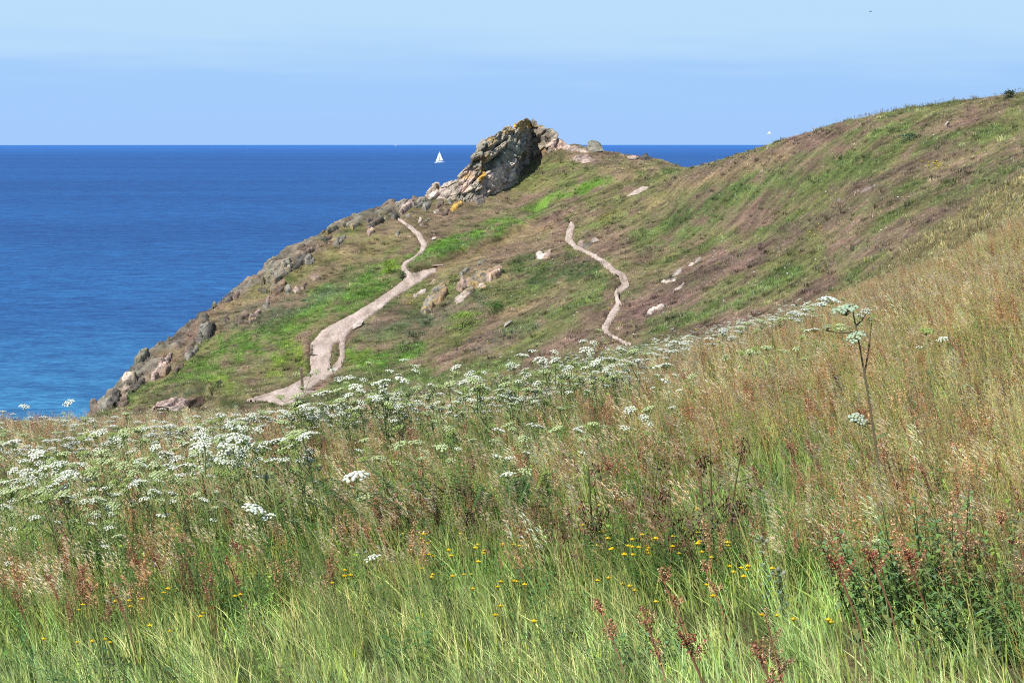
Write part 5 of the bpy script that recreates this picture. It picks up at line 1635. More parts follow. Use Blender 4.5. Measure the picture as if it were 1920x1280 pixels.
def umbel(m, st, c, r, rays, col, up, detail=7, stemc=STEM):
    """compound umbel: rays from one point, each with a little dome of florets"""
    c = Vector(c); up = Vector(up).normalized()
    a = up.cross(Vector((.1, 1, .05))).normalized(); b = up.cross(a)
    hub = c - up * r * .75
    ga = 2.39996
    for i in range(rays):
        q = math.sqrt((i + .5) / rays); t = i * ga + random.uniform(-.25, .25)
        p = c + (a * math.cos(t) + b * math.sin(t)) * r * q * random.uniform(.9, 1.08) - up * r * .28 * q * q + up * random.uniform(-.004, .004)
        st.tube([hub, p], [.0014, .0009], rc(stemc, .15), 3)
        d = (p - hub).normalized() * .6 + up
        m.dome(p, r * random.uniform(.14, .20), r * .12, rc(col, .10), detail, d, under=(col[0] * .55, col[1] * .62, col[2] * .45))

def make_umbel(h, heads, name='umbel_plant', lean=.16, detail=7, thick=.007, stemc=STEM, stems=None):
    """a plant: stalk with branches, divided leaves, and every flower head a part of its own"""
    e = bpy.data.objects.new(name, None); COL.objects.link(e)
    st = MB(); lf = MB()
    top = Vector((-lean * h, random.uniform(-.03, .03), h))
    def on(t): return Vector((0, 0, 0)).lerp(top, t) + Vector((lean * h * .35 * t * (1 - t), 0, 0))
    st.tube([on(k / 6) - Vector((0, 0, .05 if k == 0 else 0)) for k in range(7)], [thick * (1 - .1 * k) for k in range(7)], rc(stemc, .1), 5)
    hm = []
    for (t, dx, dy, dz, r, rays, col) in heads:
        b = on(t); tip = b + Vector((dx, dy, dz))
        if dx or dy or dz:
            k = b.lerp(tip, .5) + Vector((dx * .12, dy * .12, -.02))
            st.tube([b, k, tip - Vector((0, 0, r * .7))], [thick * .55, thick * .45, thick * .35], rc(stemc, .15), 4)
        else: tip = top
        m = MB(); umbel(m, st, tip, r, rays, col, (random.uniform(-.5, .3), random.uniform(-.55, .25), 1), detail, stemc)
        hm.append(m.mesh('flower_head', M['floret']))
    for k in range(3):
        t = random.uniform(.12, .6); b = on(t); a = random.uniform(0, 6.28); d = Vector((math.cos(a), math.sin(a), .5)).normalized()
        ln = random.uniform(.12, .24) * (1.3 - t)
        lf.tube([b, b + d * ln], [.003, .0015], STEM, 3)
        for q in range(7):
            p = b + d * ln * (.3 + .1 * q); sd_ = Vector((-d.y, d.x, 0)) * (1 if q % 2 else -1)
            lf.leaf(p, sd_ + d * .6, .055 * random.uniform(.7, 1.2), .026, rc((.12, .19, .05), .25), .25)
    link('stalk', st.mesh('stalk', M['plant0']), e)
    link('foliage', lf.mesh('foliage', M['plant']), e)
    for me in hm: link('flower_head', me, e)
    return e

def rh(h, n, white=.62, R_=(.034, .058), big=1.0):
    out = [(1, 0, 0, 0, random.uniform(.054, .076) * big, 26, WHITE if random.random() < white else GREENW)]
    for k in range(n):
        t = random.uniform(.55, .9); a = random.uniform(0, 6.28)
        ln = random.uniform(.12, .26)
        out.append((t, ln * math.cos(a) - .04, ln * math.sin(a) * .8, random.uniform(.10, .30), random.uniform(*R_) * big, random.randint(15, 21),
                    WHITE if random.random() < white else (GREEN if random.random() < .5 else GREENW)))
    return out

random.seed(23)
UP = [make_umbel(random.uniform(.80, .95), rh(.9, random.randint(2, 4)), detail=6) for _ in range(7)]
UP += [make_umbel(.85, rh(.9, 4, white=.2), detail=6) for _ in range(2)]
UF = [make_umbel(random.uniform(.62, .75), rh(.7, n, .9, (.04, .055), .95), detail=5, thick=.005) for n in (1, 1, 2, 2)]
used = set()

def put_umbel(proto, x, y, z, rz, sc, label, group=None):
    o = proto if proto.name not in used else copy_tree(proto)
    if o is proto: used.add(proto.name)
    o.location = (x, y, z - .02); o.rotation_euler = (0, 0, rz); o.scale = (sc, sc, sc)
    return tag(o, label, 'flower', group)

# drifts of white umbels: (outline centre line with half widths, number, prototypes, label, group, distance range)
def drift(pts, n, protos, label, group, y0, y1, mind, hgt, sc=(0.85, 1.15), seed=1):
    rr = np.random.default_rng(seed); got = []
    P = np.array([(p[0], p[1]) for p in pts], float); Wd = np.array([p[2] for p in pts], float)
    L_ = np.concatenate([[0], np.cumsum(np.hypot(*np.diff(P, axis=0).T))])
    tries = 0
    C_ = []
    while len(C_) < n and tries < 40000:
        tries += 1
        s_ = rr.uniform(0, L_[-1]); x = np.interp(s_, L_, P[:, 0]); y = np.interp(s_, L_, P[:, 1]); w = np.interp(s_, L_, Wd)
        x += rr.normal(0, 12); y += np.clip(rr.normal(0, w * .55), -w * 1.2, w * 1.2)
        if not (-60 < x < 1990): continue
        if 505 < x < 640 and y < 790: continue
        if vnoise(np.array([x / 55.]), np.array([y / 26.]))[0] < rr.uniform(-1.2, .05): continue
        if any((x - a) ** 2 + ((y - b) * 1.6) ** 2 < mind ** 2 for a, b in C_): continue
        C_.append((x, y))
    px = np.array([c[0] for c in C_]); py = np.array([c[1] for c in C_])
    sc_ = rr.uniform(sc[0], sc[1], len(px)); pi = rr.integers(0, len(protos), len(px))
    x, y, ok = ground_many(px, py, sc_ * hgt, y0, y1)
    z = H(x, y); res = []
    for k in range(len(px)):
        if ok[k]: res.append((x[k], y[k], z[k], rr.uniform(-.7, .7), sc_[k], pi[k]))
    return res, label, group, protos

DR = [
 drift([(-40,880,70),(120,890,75),(300,880,70),(480,850,55),(620,850,50)], 92, UP, 'white umbel plant in the crowded drift on the left of the meadow', 'white umbel plants in the left drift', 18, 60, 15, .86, seed=3),
 drift([(0,960,40),(200,960,40),(420,930,40)], 16, UP, 'white umbel plant in the thinner front edge of the left drift', 'white umbel plants in front of the left drift', 15, 45, 32, .8, (.7, .95), seed=5),
 drift([(560,800,32),(720,775,40),(880,750,38),(1000,735,42),(1100,725,42),(1200,715,34)], 88, UP, 'white umbel plant in the dense drift along the middle of the meadow', 'white umbel plants in the middle drift', 24, 62, 13, .86, seed=7),
 drift([(700,850,26),(900,830,34),(1080,820,34),(1280,770,30)], 16, UP, 'white umbel plant scattered below the middle drift', 'white umbel plants below the middle drift', 18, 45, 34, .82, (.75, 1.0), seed=9),
 drift([(1250,715,20),(1380,690,24),(1500,660,26),(1640,620,26)], 12, UP, 'white umbel plant among straw grass right of the middle drift', 'white umbel plants in the straw grass', 22, 50, 34, .82, (.7, .95), seed=11),
 drift([(1020,684,10),(1130,664,12),(1260,640,13),(1360,615,13),(1460,592,11),(1520,572,6)], 62, UF, 'small white umbel plant in the far belt under the brown hillside', 'white umbel plants in the far belt', 46, 92, 9, .70, (.85, 1.15), seed=13),
]
extra_far = []
tot = 0
for res, label, group, protos in DR:
    for (x, y, z, rz, sc, pi) in res:
        put_umbel(protos[pi], x, y, z, rz, sc, label, group); tot += 1

def umbel_at(px, py, h, heads, label, lean=.16, y0=12, y1=100, detail=8, thick=.007, stemc=STEM, foot=None):
    if foot: g = ground_at(foot[0], foot[1], y0=y0, y1=y1)
    else: g = ground_at(px, py, lift=h, y0=y0, y1=y1)
    if g is None: return
    e = make_umbel(h, heads, lean=lean, detail=detail, thick=thick, stemc=stemc)
    e.location = (g[0] + (0 if foot else lean * h), g[1], g[2] - .02)
    return tag(e, label, 'flower')
random.seed(5)
umbel_at(980, 661, 1.15, [(1, 0, 0, 0, .085, 24, WHITE), (.72, -.10, 0, .22, .035, 9, GREEN), (.7, .12, .05, .25, .04, 9, GREEN), (.8, .10, -.05, .12, .03, 8, DSTEM)], 'tallest white umbel standing clear above the middle drift against the dark green slope', .02, y0=24, thick=.006)
umbel_at(957, 688, 1.12, [(1, 0, 0, 0, .055, 18, WHITE), (.85, .12, 0, .08, .05, 16, WHITE), (.6, -.08, .05, .12, .09, 22, WHITE)], 'white umbel with a compact domed head left of the tallest middle umbel', .12, y0=24, thick=.008)
umbel_at(757, 708, 1.2, [(1, 0, 0, 0, .06, 20, WHITE), (.85, .13, 0, .10, .05, 16, WHITE), (.8, -.1, .05, .05, .05, 14, WHITE)], 'white umbel plant reaching up above the grass right of the footpath', .10, y0=28, thick=.007)
umbel_at(624, 738, 1.15, [(1, 0, 0, 0, .05, 18, WHITE), (.8, .16, 0, .14, .055, 16, WHITE), (.72, .03, .08, .2, .07, 20, WHITE)], 'white umbel plant leaning in front of the lower end of the main footpath', .10, y0=28, thick=.006)
umbel_at(557, 744, 1.15, [(1, 0, 0, 0, .05, 14, GREENW), (.85, .22, 0, .20, .06, 14, GREENW)], 'thin greenish umbel plant with an open fork just below the waymark post', .14, y0=28, thick=.005)
umbel_at(46, 783, .9, [(1, 0, 0, 0, .085, 20, WHITE)], 'single white umbel showing against the sea at the left edge', .06, y0=34, thick=.005)
umbel_at(128, 781, .92, [(1, 0, 0, 0, .09, 22, WHITE), (.8, -.1, 0, .02, .04, 12, GREENW)], 'white umbel showing against the sea second from the left edge', .06, y0=34, thick=.005)
umbel_at(22, 823, 1.0, [(1, 0, 0, 0, .10, 24, WHITE), (.75, -.15, 0, .1, .09, 20, GREENW), (.7, .2, 0, .2, .08, 20, WHITE)], 'broad white umbel plant with long crossing stalks at the far left', .05, y0=22, thick=.008)
umbel_at(697, 1037, .52, [(1, 0, 0, 0, .055, 18, WHITE)], 'lone low white umbel in the green grass above the yellow flowers', .10, y0=11, thick=.004)
umbel_at(478, 943, .72, [(1, 0, 0, 0, .085, 28, (.66, .72, .60)), (.85, .08, .02, .04, .06, 18, (.66, .72, .60))], 'pale grey green umbel on a long bent stalk in front of the left drift', .05, y0=14, thick=.006)
umbel_at(666, 898, .9, [(1, 0, 0, 0, .095, 28, WHITE), (.85, .05, 0, -.02, .06, 18, GREENW)], 'large flat white umbel left of the bracken clump', .08, y0=16, thick=.007)
umbel_at(952, 880, .75, [(1, 0, 0, 0, .06, 20, WHITE), (.92, .12, 0, .08, .055, 16, GREENW)], 'white umbel with a slanting twin head right of the bracken clump', .06, y0=15, thick=.005)
umbel_at(228, 997, .55, [(1, 0, 0, 0, .04, 14, WHITE)], 'small white umbel above a purple flower in the lower left meadow', .06, y0=13, thick=.004)
umbel_at(15, 1050, .5, [(1, 0, 0, 0, .045, 14, WHITE)], 'small low white umbel at the lower left edge of the picture', .06, y0=12, thick=.004)
e = umbel_at(1600, 612, 1.50, [(1, -.05, .0, .02, .085, 34, (.38, .48, .32)), (.93, .07, .05, .10, .04, 18, (.5,.56,.44)), (.9, -.20, .02, .04, .04, 16, (.33, .42, .22)), (.88, -.03, -.06, .02, .07, 26, (.38, .48, .32)), (.72, .05, .06, .36, .035, 14, GREEN), (.50, -.10, -.03, .05, .065, 28, (.42, .50, .36))],
             'tallest umbel plant on a thick dark stalk rising from the leafy bush on the right', .16, y0=11, thick=.012, stemc=(.17, .135, .075), foot=(1662, 1000))
umbel_at(1737, 612, .95, [(1, 0, 0, 0, .07, 18, GREEN), (.9, .12, 0, .02, .05, 16, WHITE), (.88, -.05, .05, -.03, .04, 12, WHITE)], 'lime green and white umbel cluster in the straw grass right of the tallest umbel plant', .08, y0=16)
umbel_at(1560, 555, .95, [(1, 0, 0, 0, .10, 26, (.60, .68, .58)), (.9, -.1, 0, .05, .07, 20, (.60, .68, .58))], 'big pale umbel on the edge of the straw grass beneath the hillside', .08, y0=20)

# ---- the rest of the far umbels: more than could be counted
random.seed(31)
def far_umbels():
    m = MB(); st = MB()
    protos = []
    for k in range(3):
        m = MB()
        for (dx, dy, z, r) in ((0, 0, .62, .058), (.09 * (k - 1), .04, .55, .042)):
            m.tube([(0, 0, 0), (dx * .4, dy * .4, z * .6), (dx, dy, z - .04)], [.004, .003, .002], (.35, .42, .2), 3)
            for i in range(12):
                q = math.sqrt((i + .5) / 12); t = i * 2.4
                p = Vector((dx + r * q * math.cos(t), dy + r * q * math.sin(t), z - r * .28 * q * q))
                m.tube([(dx, dy, z - r * .8), p], [.0012, .001], (.4, .5, .25), 3)
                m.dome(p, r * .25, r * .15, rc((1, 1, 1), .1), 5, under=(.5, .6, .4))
        protos.append(m.mesh('far_umbel', M['inst']))
    pc = proto_col('far_umbels', protos)
    PX = []; PY = []
    for (pts, n, seed) in (([(1000,690,12),(1130,668,14),(1260,644,14),(1360,618,14),(1460,596,12),(1540,568,6)], 330, 1), ([(-40,790,16),(150,790,14),(330,795,14),(560,785,14)], 70, 2),
                           ([(560,770,18),(700,745,16),(860,722,16),(1000,705,14)], 150, 3), ([(-40,850,30),(300,838,26),(620,815,24),(900,775,24),(1200,730,20)], 330, 4)):
        rr = np.random.default_rng(seed + 90)
        P = np.array([(p[0], p[1]) for p in pts], float); Wd = np.array([p[2] for p in pts], float)
        t = rr.uniform(P[0, 0], P[-1, 0], n); y = np.interp(t, P[:, 0], P[:, 1]); w = np.interp(t, P[:, 0], Wd)
        PX.append(t); PY.append(y + rr.normal(0, 1, n) * w * .7)
    PX = np.concatenate(PX); PY = np.concatenate(PY); n = len(PX)
    sc = rng.uniform(.75, 1.15, n)
    x, y, ok = ground_many(PX, PY, .6 * sc, 26, 128)
    x, y, sc = x[ok], y[ok], sc[ok]; n = len(x)
    c = np.tile(np.array((.68, .71, .60)), (n, 1)); g = rng.random(n) < .25; c[g] = (.45, .55, .25)
    tag(scatter('umbel_ground_cover', pc, x, y, H(x, y), rng.uniform(-1, 1, n), sc, rng.integers(0, 3, n), c),
        'many tiny far white umbels beyond count around the drifts', 'flowers', kind='stuff')
far_umbels()

# ---- docks with rusty seed heads
def make_dock(h, c, name='dock'):
    e = bpy.data.objects.new(name, None); COL.objects.link(e)
    st = MB(); sd_ = MB(); lf = MB()
    top = Vector((-h * random.uniform(.15, .4), random.uniform(-.05, .05), h)); b0 = Vector((0, 0, -.03))
    st.tube([b0, b0.lerp(top, .5) + Vector((.03, 0, 0)), top], [.005, .004, .002], rc((.26, .13, .08), .15), 4)
    for br in range(random.randint(4, 7)):
        t = random.uniform(.55, .95) if br else .9
        s0 = b0.lerp(top, t) + Vector((.03 * 4 * t * (1 - t), 0, 0)); d = Vector((random.uniform(-.9, .7), random.uniform(-.7, .7), 1)).normalized() if br else (top - b0).normalized()
        ln = h * random.uniform(.10, .20)
        sd_.tube([b0.lerp(top, .5) + Vector((.03, 0, 0)), s0, s0 + d * ln], [.002, .002, .001], (.26, .12, .08), 3)
        for k in range(80):
            q = k / 80; rad = .016 * (1 - q * .6)
            p = s0 + d * ln * q + Vector((random.gauss(0, rad), random.gauss(0, rad), random.gauss(0, .005)))
            if q * 9 % 1 < .2: continue
            sd_.quad(p, (random.gauss(0, 1), random.gauss(0, 1), random.gauss(0, 1)), random.uniform(.005, .009), rc(c if random.random() < .75 else (.5, .34, .18), .4), 1.5)
    for k in range(3):
        a = random.uniform(0, 6.28)
        lf.leaf(b0.lerp(top, random.uniform(.05, .4)), (math.cos(a), math.sin(a), .6), random.uniform(.10, .18), .03, rc((.15, .17, .05), .3), .4)
    link('stalk', st.mesh('stalk', M['plant0']), e); link('seed_head', sd_.mesh('seed_head', M['plant0']), e); link('foliage', lf.mesh('foliage', M['plant']), e)
    return e
random.seed(77)
DK = [make_dock(.55, (.36, .11, .07)), make_dock(.6, (.30, .095, .06)), make_dock(.5, (.44, .20, .11)), make_dock(.62, (.46, .27, .16)), make_dock(.5, (.36, .15, .09))]
def put_dock(k, px, py, sc, label, group=None):
    h = .52 * sc
    g = ground_at(px, py, lift=h, y0=8, y1=70)
    if g is None: return
    p = DK[k]
    o = p if p.name not in used else copy_tree(p)
    used.add(p.name)
    o.location = (g[0] + .12, g[1], g[2]); o.rotation_euler = (0, 0, random.uniform(-.5, .5)); o.scale = (sc,) * 3
    tag(o, label, 'dock plant', group)
put_dock(0, 1592, 1050, 1.1, 'large deep red dock seed head in front of the leafy bush on the right')
put_dock(3, 1783, 970, 1.1, 'pale rusty dock seed head in front of the middle of the leafy bush')
put_dock(2, 1260, 1070, 1.0, 'forked orange brown dock seed head above the green front grass')
put_dock(1, 1222, 1180, 1.0, 'dark red dock seed head low in the front grass right of the middle')
put_dock(4, 1140, 1130, 1.0, 'spreading light brown dock head left of the dark red one in the front grass')
for (px, py, k) in ((1305,1190,0),(1425,1190,3),(1330,1055,2),(1450,1240,4),(1760,1000,3),(1710,1030,0),(1650,1035,0),(1840,920,4),(1890,960,2),(1865,850,1),(1800,830,2),(1900,1040,3),(1690,900,2),(1655,860,1),(1745,870,4)):
    put_dock(k, px, py, random.uniform(.8, 1.05), 'rusty dock seed head in the lower right of the meadow', 'rusty docks in the lower right')
for (px, py, k) in ((95,1080,0),(35,1120,1),(165,1060,2),(100,1095,1),(260,1050,0),(300,1040,0),(225,1110,1),(350,1000,2),(440,1020,0),(445,1060,1),(310,985,4),(180,950,1),(120,935,0),(165,925,0),(430,950,4),(530,930,2),(620,990,3),(520,870,1),(740,870,4),(860,900,2),(700,970,1),(1150,870,0),(1080,850,4),(1200,850,2),(1260,905,1),(1420,870,4),(1380,820,2),(1500,880,1),(1480,830,0),(1560,800,2),(1620,770,0),(1700,800,1),(1720,760,4),(1535,845,1)):
    put_dock(k, px, py, random.uniform(.75, 1.0), 'red brown dock seed head scattered through the meadow', 'red docks scattered through the meadow')
put_dock(1, 1782, 455, .8, 'dark red dock head standing above the straw grass at the top right of the meadow')

# ---- withered, dark brown stalks
def make_dead(h):
    h = h * 1.12
    e = bpy.data.objects.new('withered_stalk', None); COL.objects.link(e)
    st = MB(); lf = MB(); top = Vector((random.uniform(-.14, .04), random.uniform(-.05, .05), h))
    st.tube([(0, 0, -.04), top * .5 + Vector((.02, 0, 0)), top], [.009, .007, .004], (.12, .115, .04), 5)
    for k in range(random.randint(6, 9)):
        t = random.uniform(.3, 1); b = top * t; a = random.uniform(0, 6.28); d = Vector((math.cos(a), math.sin(a), .3)) * random.uniform(.05, .12)
        st.tube([b, b + d, b + d * 1.3 - Vector((0, 0, .05))], [.003, .002, .001], (.10, .065, .04), 3)
        for q in range(30):
            p = b + d * random.uniform(.2, 1.4) + Vector((random.gauss(0, .018), random.gauss(0, .018), random.gauss(-.03, .03)))
            lf.leaf(p, (random.gauss(0, 1), random.gauss(0, 1), -1), random.uniform(.02, .045), .011, rc((.13, .062, .04), .5), .2)
    link('stalk', st.mesh('stalk', M['plant0']), e); link('withered_leaves', lf.mesh('withered_leaves', M['plant0']), e)
    return e
random.seed(99)
DD = [make_dead(.62), make_dead(.55), make_dead(.66)]
for i, (px, py, sc) in enumerate(((1108,905,1.1),(1130,925,.95),(1075,985,.7),(1218,892,1.0),(1245,930,1.0),(1262,950,.9),(1205,950,.8),(1318,905,1.05),(1340,890,1.1),(1370,868,1.1),(1295,960,.8),(1170,965,.7),(1010,965,.8),(1030,935,.85),(790,945,.75),(780,990,.55),(870,935,.8),(1385,985,.7))):
    g = ground_at(px, py, lift=.58 * sc, y0=10, y1=45)
    p = DD[i % 3]; o = p if p.name not in used else copy_tree(p); used.add(p.name)
    o.location = g; o.rotation_euler = (0, 0, random.uniform(-3, 3)); o.scale = (sc,) * 3
    if px < 900: tag(o, 'withered dark brown stalk in front of the bracken clump', 'dead plant', 'withered stalks by the bracken')
    elif px < 1150: tag(o, 'withered dark brown stalk in the left part of the dead clump at the centre right', 'dead plant', 'withered stalks, left part of the clump')
    elif px < 1290: tag(o, 'withered dark brown stalk with shrivelled leaves in the middle of the dead clump', 'dead plant', 'withered stalks, middle of the clump')
    else: tag(o, 'tall withered stalk with curled leaves at the right end of the dead clump', 'dead plant', 'withered stalks, right end of the clump')

# ---- yellow flowers
def make_yellow(h):
    m = MB(); st = MB()
    top = Vector((-h * .3, 0, h))
    st.tube([(0, 0, -.02), top * .5 + Vector((.02, 0, 0)), top], [.0022, .0018, .0014], (.16, .26, .06), 3)
    for k in range(7):
        a = k * .898; d = Vector((math.cos(a), math.sin(a), .55)).normalized()
        m.add([tuple(top), tuple(top + d * .012 + Vector((-d.y, d.x, 0)) * .008), tuple(top + d * .021), tuple(top + d * .012 - Vector((-d.y, d.x, 0)) * .008)], [(0, 1, 2, 3)], rc((.78, .56, .015), .08))
    m.nut(top + Vector((0, 0, .006)), .0115, (.80, .56, .01), 1.0)
    e = bpy.data.objects.new('yellow_flower', None); COL.objects.link(e)
    link('stem', st.mesh('stem', M['plant']), e); link('bloom', m.mesh('bloom', M['plant']), e)
    return e
random.seed(41)
YF = [make_yellow(.42), make_yellow(.36), make_yellow(.30)]
YP = {
 'yellow flower in the thick patch below the withered stalks': [(1168,940),(1205,1006),(1218,1012),(1238,1010),(1260,1005),(1182,1014),(1192,1025),(1200,1028),(1205,1022),(1222,1030),(1230,1012),(1174,1026),(1180,1042),(1188,1040),(1212,1040),(1218,1035),(1284,992),(1305,1000),(1268,1028),(1275,1040),(1307,1018),(1318,1020),(1318,1036),(1358,1022),(1370,1016),(1150,1028),(1136,1010),(1152,1030),(1120,1022),(1122,1000),(1100,985),(1335,1045),(1082,950),(1127,950),(1310,955),(1159,972)],
 'yellow flower in the green grass below the middle of the meadow': [(796,1010),(802,1018),(808,1045),(812,1040),(792,1068),(806,1080),(814,1080),(840,1035),(842,1042),(852,1085),(892,1030),(905,1034),(912,1040),(898,1056),(936,1092),(940,1100),(885,1108),(960,1092),(975,1090),(986,1098),(938,1024),(950,1020),(965,1022),(972,1016),(980,1024),(940,1135),(925,1155),(1008,1170),(1120,1092),(1133,1082),(1188,1098),(1191,1106),(1165,1095),(1235,1126),(870,1080),(880,1076),(900,1020),(864,1000),(752,1000),(800,1000)],
 'yellow flower near the left end of the front grass': [(218,1126),(238,1125),(250,1135),(268,1125),(302,1122),(314,1112),(317,1105),(146,1143),(160,1136),(84,1196),(142,1203),(182,1203),(200,1198),(202,1206),(287,1176),(320,1182),(436,1120),(458,1115),(372,1160),(376,1152),(654,1082),(660,1080),(640,1072),(628,1095)],
 'yellow flower in the front grass right of the middle': [(1370,1065),(1385,1068),(1378,1070),(1404,1062),(1442,1066),(1440,1155),(1455,1152),(1480,1160),(1560,1160),(1552,1163),(1330,1122),(1405,1082),(1403,1070),(1320,1100)],
}
k = 0
for lab, pts in YP.items():
    for (px, py) in pts:
        sc = random.uniform(.8, 1.15); pr = YF[k % 3]; k += 1
        g = ground_at(px, py, lift=(.42, .36, .30)[(k - 1) % 3] * sc, y0=7, y1=45, n=700)
        if g is None: continue
        o = pr if pr.name not in used else copy_tree(pr); used.add(pr.name)
        o.location = (g[0] + .10 * sc, g[1], g[2]); o.rotation_euler = (0, 0, random.uniform(-.5, .5)); o.scale = (sc,) * 3
        tag(o, lab, 'flower', lab.replace('yellow flower', 'yellow flowers'))

# ---- purple flowers
def make_purple(h, c):
    e = bpy.data.objects.new('purple_flower', None); COL.objects.link(e)
    st = MB(); m = MB(); top = Vector((-h * .12, 0, h)); st.tube([(0, 0, -.02), top], [.003, .002], (.15, .2, .06), 3)
    for k in range(34):
        t = random.random(); p = top - Vector((0, 0, .13 * t)) + Vector((random.gauss(0, .012), random.gauss(0, .012), 0)); m.leaf(p, (random.gauss(0, 1), random.gauss(0, 1), .6), .018, .012, rc(c, .25), .1)
    link('stem', st.mesh('stem', M['plant']), e); link('bloom', m.mesh('bloom', M['plant']), e)
    return e
random.seed(8)
PFp = [make_purple(.55, (.42, .07, .30)), make_purple(.5, (.30, .13, .36))]
for i, (px, py, sc, lab) in enumerate(((553,868,1.0,'magenta flower spike between the left and the middle umbel drifts'),(636,918,.8,'magenta flower left of the bracken clump'),(224,1008,.7,'magenta flower right under a small white umbel on the lower left'),(355,963,.7,'dark purple flower among the front of the left drift'),
        (1723,700,.8,'upper pink purple flower in the grass right of the tallest umbel plant'),(1728,735,.8,'lower pink purple flower in the grass right of the tallest umbel plant'),(1622,690,.7,'small purple flower close to the stalk of the tallest umbel plant'),(1790,745,.7,'purple flower furthest right in the straw grass'),(115,842,.7,'pink flower at the back of the left drift'),(1776,680,.7,'purple flower at the upper right among straw grass'),(303,1040,.8,'greyish purple flower spike in the lower left meadow'))):
    g = ground_at(px, py, lift=.48 * sc, y0=10, y1=70)
    p = PFp[0 if i not in (3, 10) else 1]; o = p if p.name not in used else copy_tree(p); used.add(p.name)
    o.location = g; o.scale = (sc,) * 3
    tag(o, lab, 'flower')

# ---- leafy bush, bracken, thistles, far shrubs
def leafy_bush(px, py, w, h, n, label):
    g = ground_at(px, py, y0=9, y1=40)
    e = bpy.data.objects.new('leafy_bush', None); COL.objects.link(e); e.location = g
    tag(e, label, 'bush'); st = MB(); lf = MB()
    for k in range(n):
        a = random.uniform(0, 6.28); q = w * .5 * math.sqrt(random.random()); b = Vector((q * math.cos(a), q * math.sin(a) * .8, -.05))
        hh = h * random.uniform(.6, 1.05) * (1 - .35 * (q / (w * .5)) ** 2); top = b + Vector((random.uniform(-.12, .04) + .12 * math.cos(a), random.uniform(-.05, .05), hh))
        st.tube([b, b.lerp(top, .5), top], [.005, .004, .002], (.13, .15, .06), 4)
        for j in range(13):
            t = .2 + .8 * j / 12
            for z in range(3):
                a2 = z * 2.1 + j * 1.1 + random.uniform(-.3, .3)
                lf.leaf(b.lerp(top, t), (math.cos(a2), math.sin(a2), .35), random.uniform(.06, .11) * (1.15 - .4 * t), .022, rc((.15, .25, .08), .4), .35)
    link('stems', st.mesh('stems', M['plant']), e); link('foliage', lf.mesh('foliage', M['plant']), e)
random.seed(15)
leafy_bush(1785, 1175, 1.0, .74, 30, 'dark green leafy bush in the grass at the right beneath the tallest umbel')
leafy_bush(1690, 1160, .5, .50, 16, 'smaller leafy clump at the left foot of the dark leafy bush')
leafy_bush(1880, 1230, .6, .45, 16, 'low leafy clump at the lower right foot of the dark leafy bush')
leafy_bush(1195, 1275, .35, .36, 9, 'low broad leaved plant under the dark red dock in the front grass')

def bracken(px, py, w, h, n, label, c=(.085, .17, .05)):
    g = ground_at(px, py, y0=12, y1=40)
    e = bpy.data.objects.new('bracken_clump', None); COL.objects.link(e); e.location = g; tag(e, label, 'fern')
    for k in range(n):
        m = MB(); a = random.uniform(0, 6.28); q = w * .5 * math.sqrt(random.random())
        b = Vector((q * math.cos(a), q * math.sin(a) * .7, 0)); d = Vector((math.cos(a) * .5 - .35, math.sin(a) * .5 - .1, 0)); L_ = h * random.uniform(.7, 1.1)
        pts = [b + Vector((0, 0, L_ * (t - .25 * t * t))) + d * L_ * .8 * t * t for t in (0, .25, .5, .75, 1)]
        m.tube(pts, [.004, .0035, .003, .002, .001], (.14, .17, .06), 3)
        for j in range(14):
            t = .3 + .7 * j / 13; i0 = min(int(t * 4), 3); p = pts[i0].lerp(pts[i0 + 1], t * 4 - i0)
            for sg in (-1, 1):
                dd = (Vector((-d.y, d.x, .15)).normalized() * sg + d.normalized() * .5).normalized(); ln = .14 * (1.15 - t)
                for z in range(5):
                    m.leaf(p + dd * ln * z / 5, d.normalized() * .8 + dd * .4, .03, .011, rc(c, .3), .2); m.leaf(p + dd * ln * z / 5, d.normalized() * -.8 + dd * .4, .03, .011, rc(c, .3), .2)
        link('frond', m.mesh('frond', M['plant']), e)
bracken(830, 1035, 1.4, .85, 34, 'dark green bracken clump in the middle of the meadow')
bracken(925, 1005, .9, .85, 18, 'yellow green feathery clump just right of the dark bracken', (.20, .26, .06))

def thistle(px, py, h, label):
    g = ground_at(px, py, y0=9, y1=40)
    e = bpy.data.objects.new('thistle', None); COL.objects.link(e); e.location = g; tag(e, label, 'thistle'); lf = MB(); st = MB()
    top = Vector((-.04, 0, h)); st.tube([(0, 0, -.03), top], [.005, .003], (.2, .26, .14), 4)
    for j in range(26):
        t = .15 + .85 * j / 25; a = j * 2.4
        lf.leaf(top * t, (math.cos(a), math.sin(a), .5), .09 * (1.2 - t * .6), .02, rc((.26, .36, .24), .2), .3)
    link('stem', st.mesh('stem', M['plant']), e); link('foliage', lf.mesh('foliage', M['plant']), e)
    for k in range(3):
        m = MB(); m.dome(top + Vector((.03 * (k - 1), 0, .01 - .02 * abs(k - 1))), .014, .02, (.34, .36, .26), 7); link('bud', m.mesh('bud', M['plant']), e)
thistle(1440, 1150, .42, 'grey green thistle in the green front grass, the taller one')
thistle(1472, 1190, .34, 'grey green thistle in the green front grass, the shorter one')
thistle(690, 1110, .30, 'small grey green thistle in the pale front grass left of the middle')

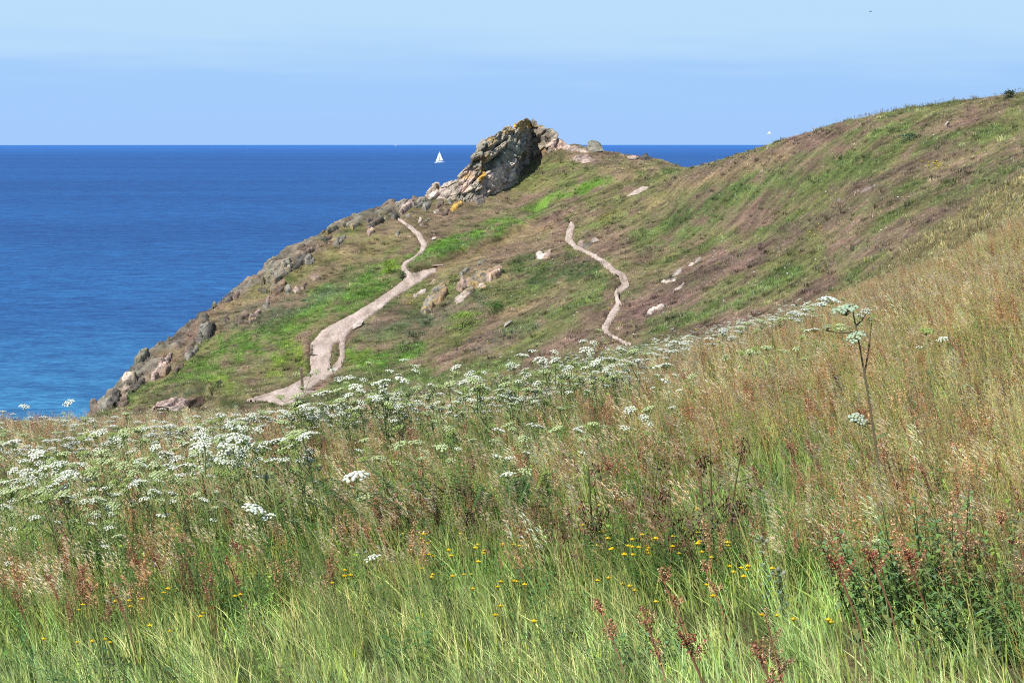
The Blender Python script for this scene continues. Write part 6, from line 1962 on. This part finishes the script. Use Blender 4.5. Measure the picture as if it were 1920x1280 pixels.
def shrub(px, py, w, h, c, label, n=500, dep=1.0, name='shrub', cat='bush', ls=.07):
    """low bush on the hillside: short limbs and a loose crown of leaf clumps with gaps"""
    g = ground_at(px, py, y0=70, y1=272)
    if g is None: g = ground_at(px, py + 5, y0=70, y1=272)
    e = bpy.data.objects.new(name, None); COL.objects.link(e); e.location = g; tag(e, label, cat)
    st = MB(); lf = MB(); k = g[1] / FPX; wm = w * k; hm = h * k
    lobes = [(Vector((random.uniform(-.38, .38) * wm, random.uniform(-.35, .35) * wm * dep, random.uniform(.25, .6) * hm)), random.uniform(.18, .32)) for _ in range(9)]
    for p, r in lobes:
        st.tube([(p.x * .3, p.y * .3, -.1), p * .6, p], [.03, .02, .01], (.10, .08, .05), 3)
    for _ in range(n):
        p, r = random.choice(lobes); d = Vector((random.gauss(0, 1), random.gauss(0, 1), random.gauss(.3, 1))).normalized()
        q = p + Vector((d.x * r * wm, d.y * r * wm * dep, d.z * hm * .42)) * random.uniform(.6, 1.05)
        if q.z < 0: q.z = abs(q.z) * .5
        lf.leaf(q, d + Vector((0, 0, .4)), random.uniform(.6, 1.3) * ls * 1.6, ls, rc(c, .4), .2)
    link('limbs', st.mesh('limbs', M['plant0']), e); link('crown', lf.mesh('crown', M['plant']), e)
random.seed(61)
shrub(872, 612, 76, 30, (.21, .33, .05), 'bright lime green bush spreading on the slope below the lichened outcrop', 1500, 1.6)
shrub(925, 588, 50, 26, (.08, .19, .035), 'dark green bush at the upper right end of the lime green bush', 900, 1.6)
shrub(848, 530, 22, 16, (.16, .24, .05), 'small round yellow green bush between the two halves of the lichened outcrop', 300)
shrub(734, 512, 30, 24, (.22, .34, .05), 'bright green bush left of the fork of the cliff path', 700, 1.5)
shrub(752, 522, 16, 16, (.07, .15, .035), 'dark green bush at the edge of the main path fork', 260)
shrub(1893, 184, 24, 14, (.07, .12, .06), 'dark green bush breaking the hill skyline at the top right', 320)
shrub(1705, 262, 44, 10, (.085, .14, .07), 'blue green low bush on the upper right hillside', 420, 2.0)
shrub(1296, 319, 14, 5, (.06, .13, .03), 'tiny dark bush where the headland meets the right hand hill', 120)
shrub(945, 512, 16, 7, (.08, .17, .06), 'small green tuft bush on top of the lichened outcrop', 160)
shrub(760, 660, 40, 12, (.09, .20, .04), 'low green bush in the hollow right of the main footpath', 420, 2.0)
shrub(780, 632, 46, 10, (.07, .13, .045), 'dark low scrub above the green hollow right of the main footpath', 420, 2.0)
shrub(410, 722, 14, 8, (.09, .13, .07), 'small grey green bush above the dark undercut bank', 160)
shrub(584, 672, 6, 26, (.16, .14, .07), 'strip of dry grass hanging over the left edge of the main path', 160, 1.0)
shrub(620, 700, 12, 10, (.12, .15, .05), 'grass island between the main path and its narrow side branch', 160, 4.0)
shrub(1064, 415, 10, 6, (.09, .16, .05), 'small green bush at the top end of the side path', 90)
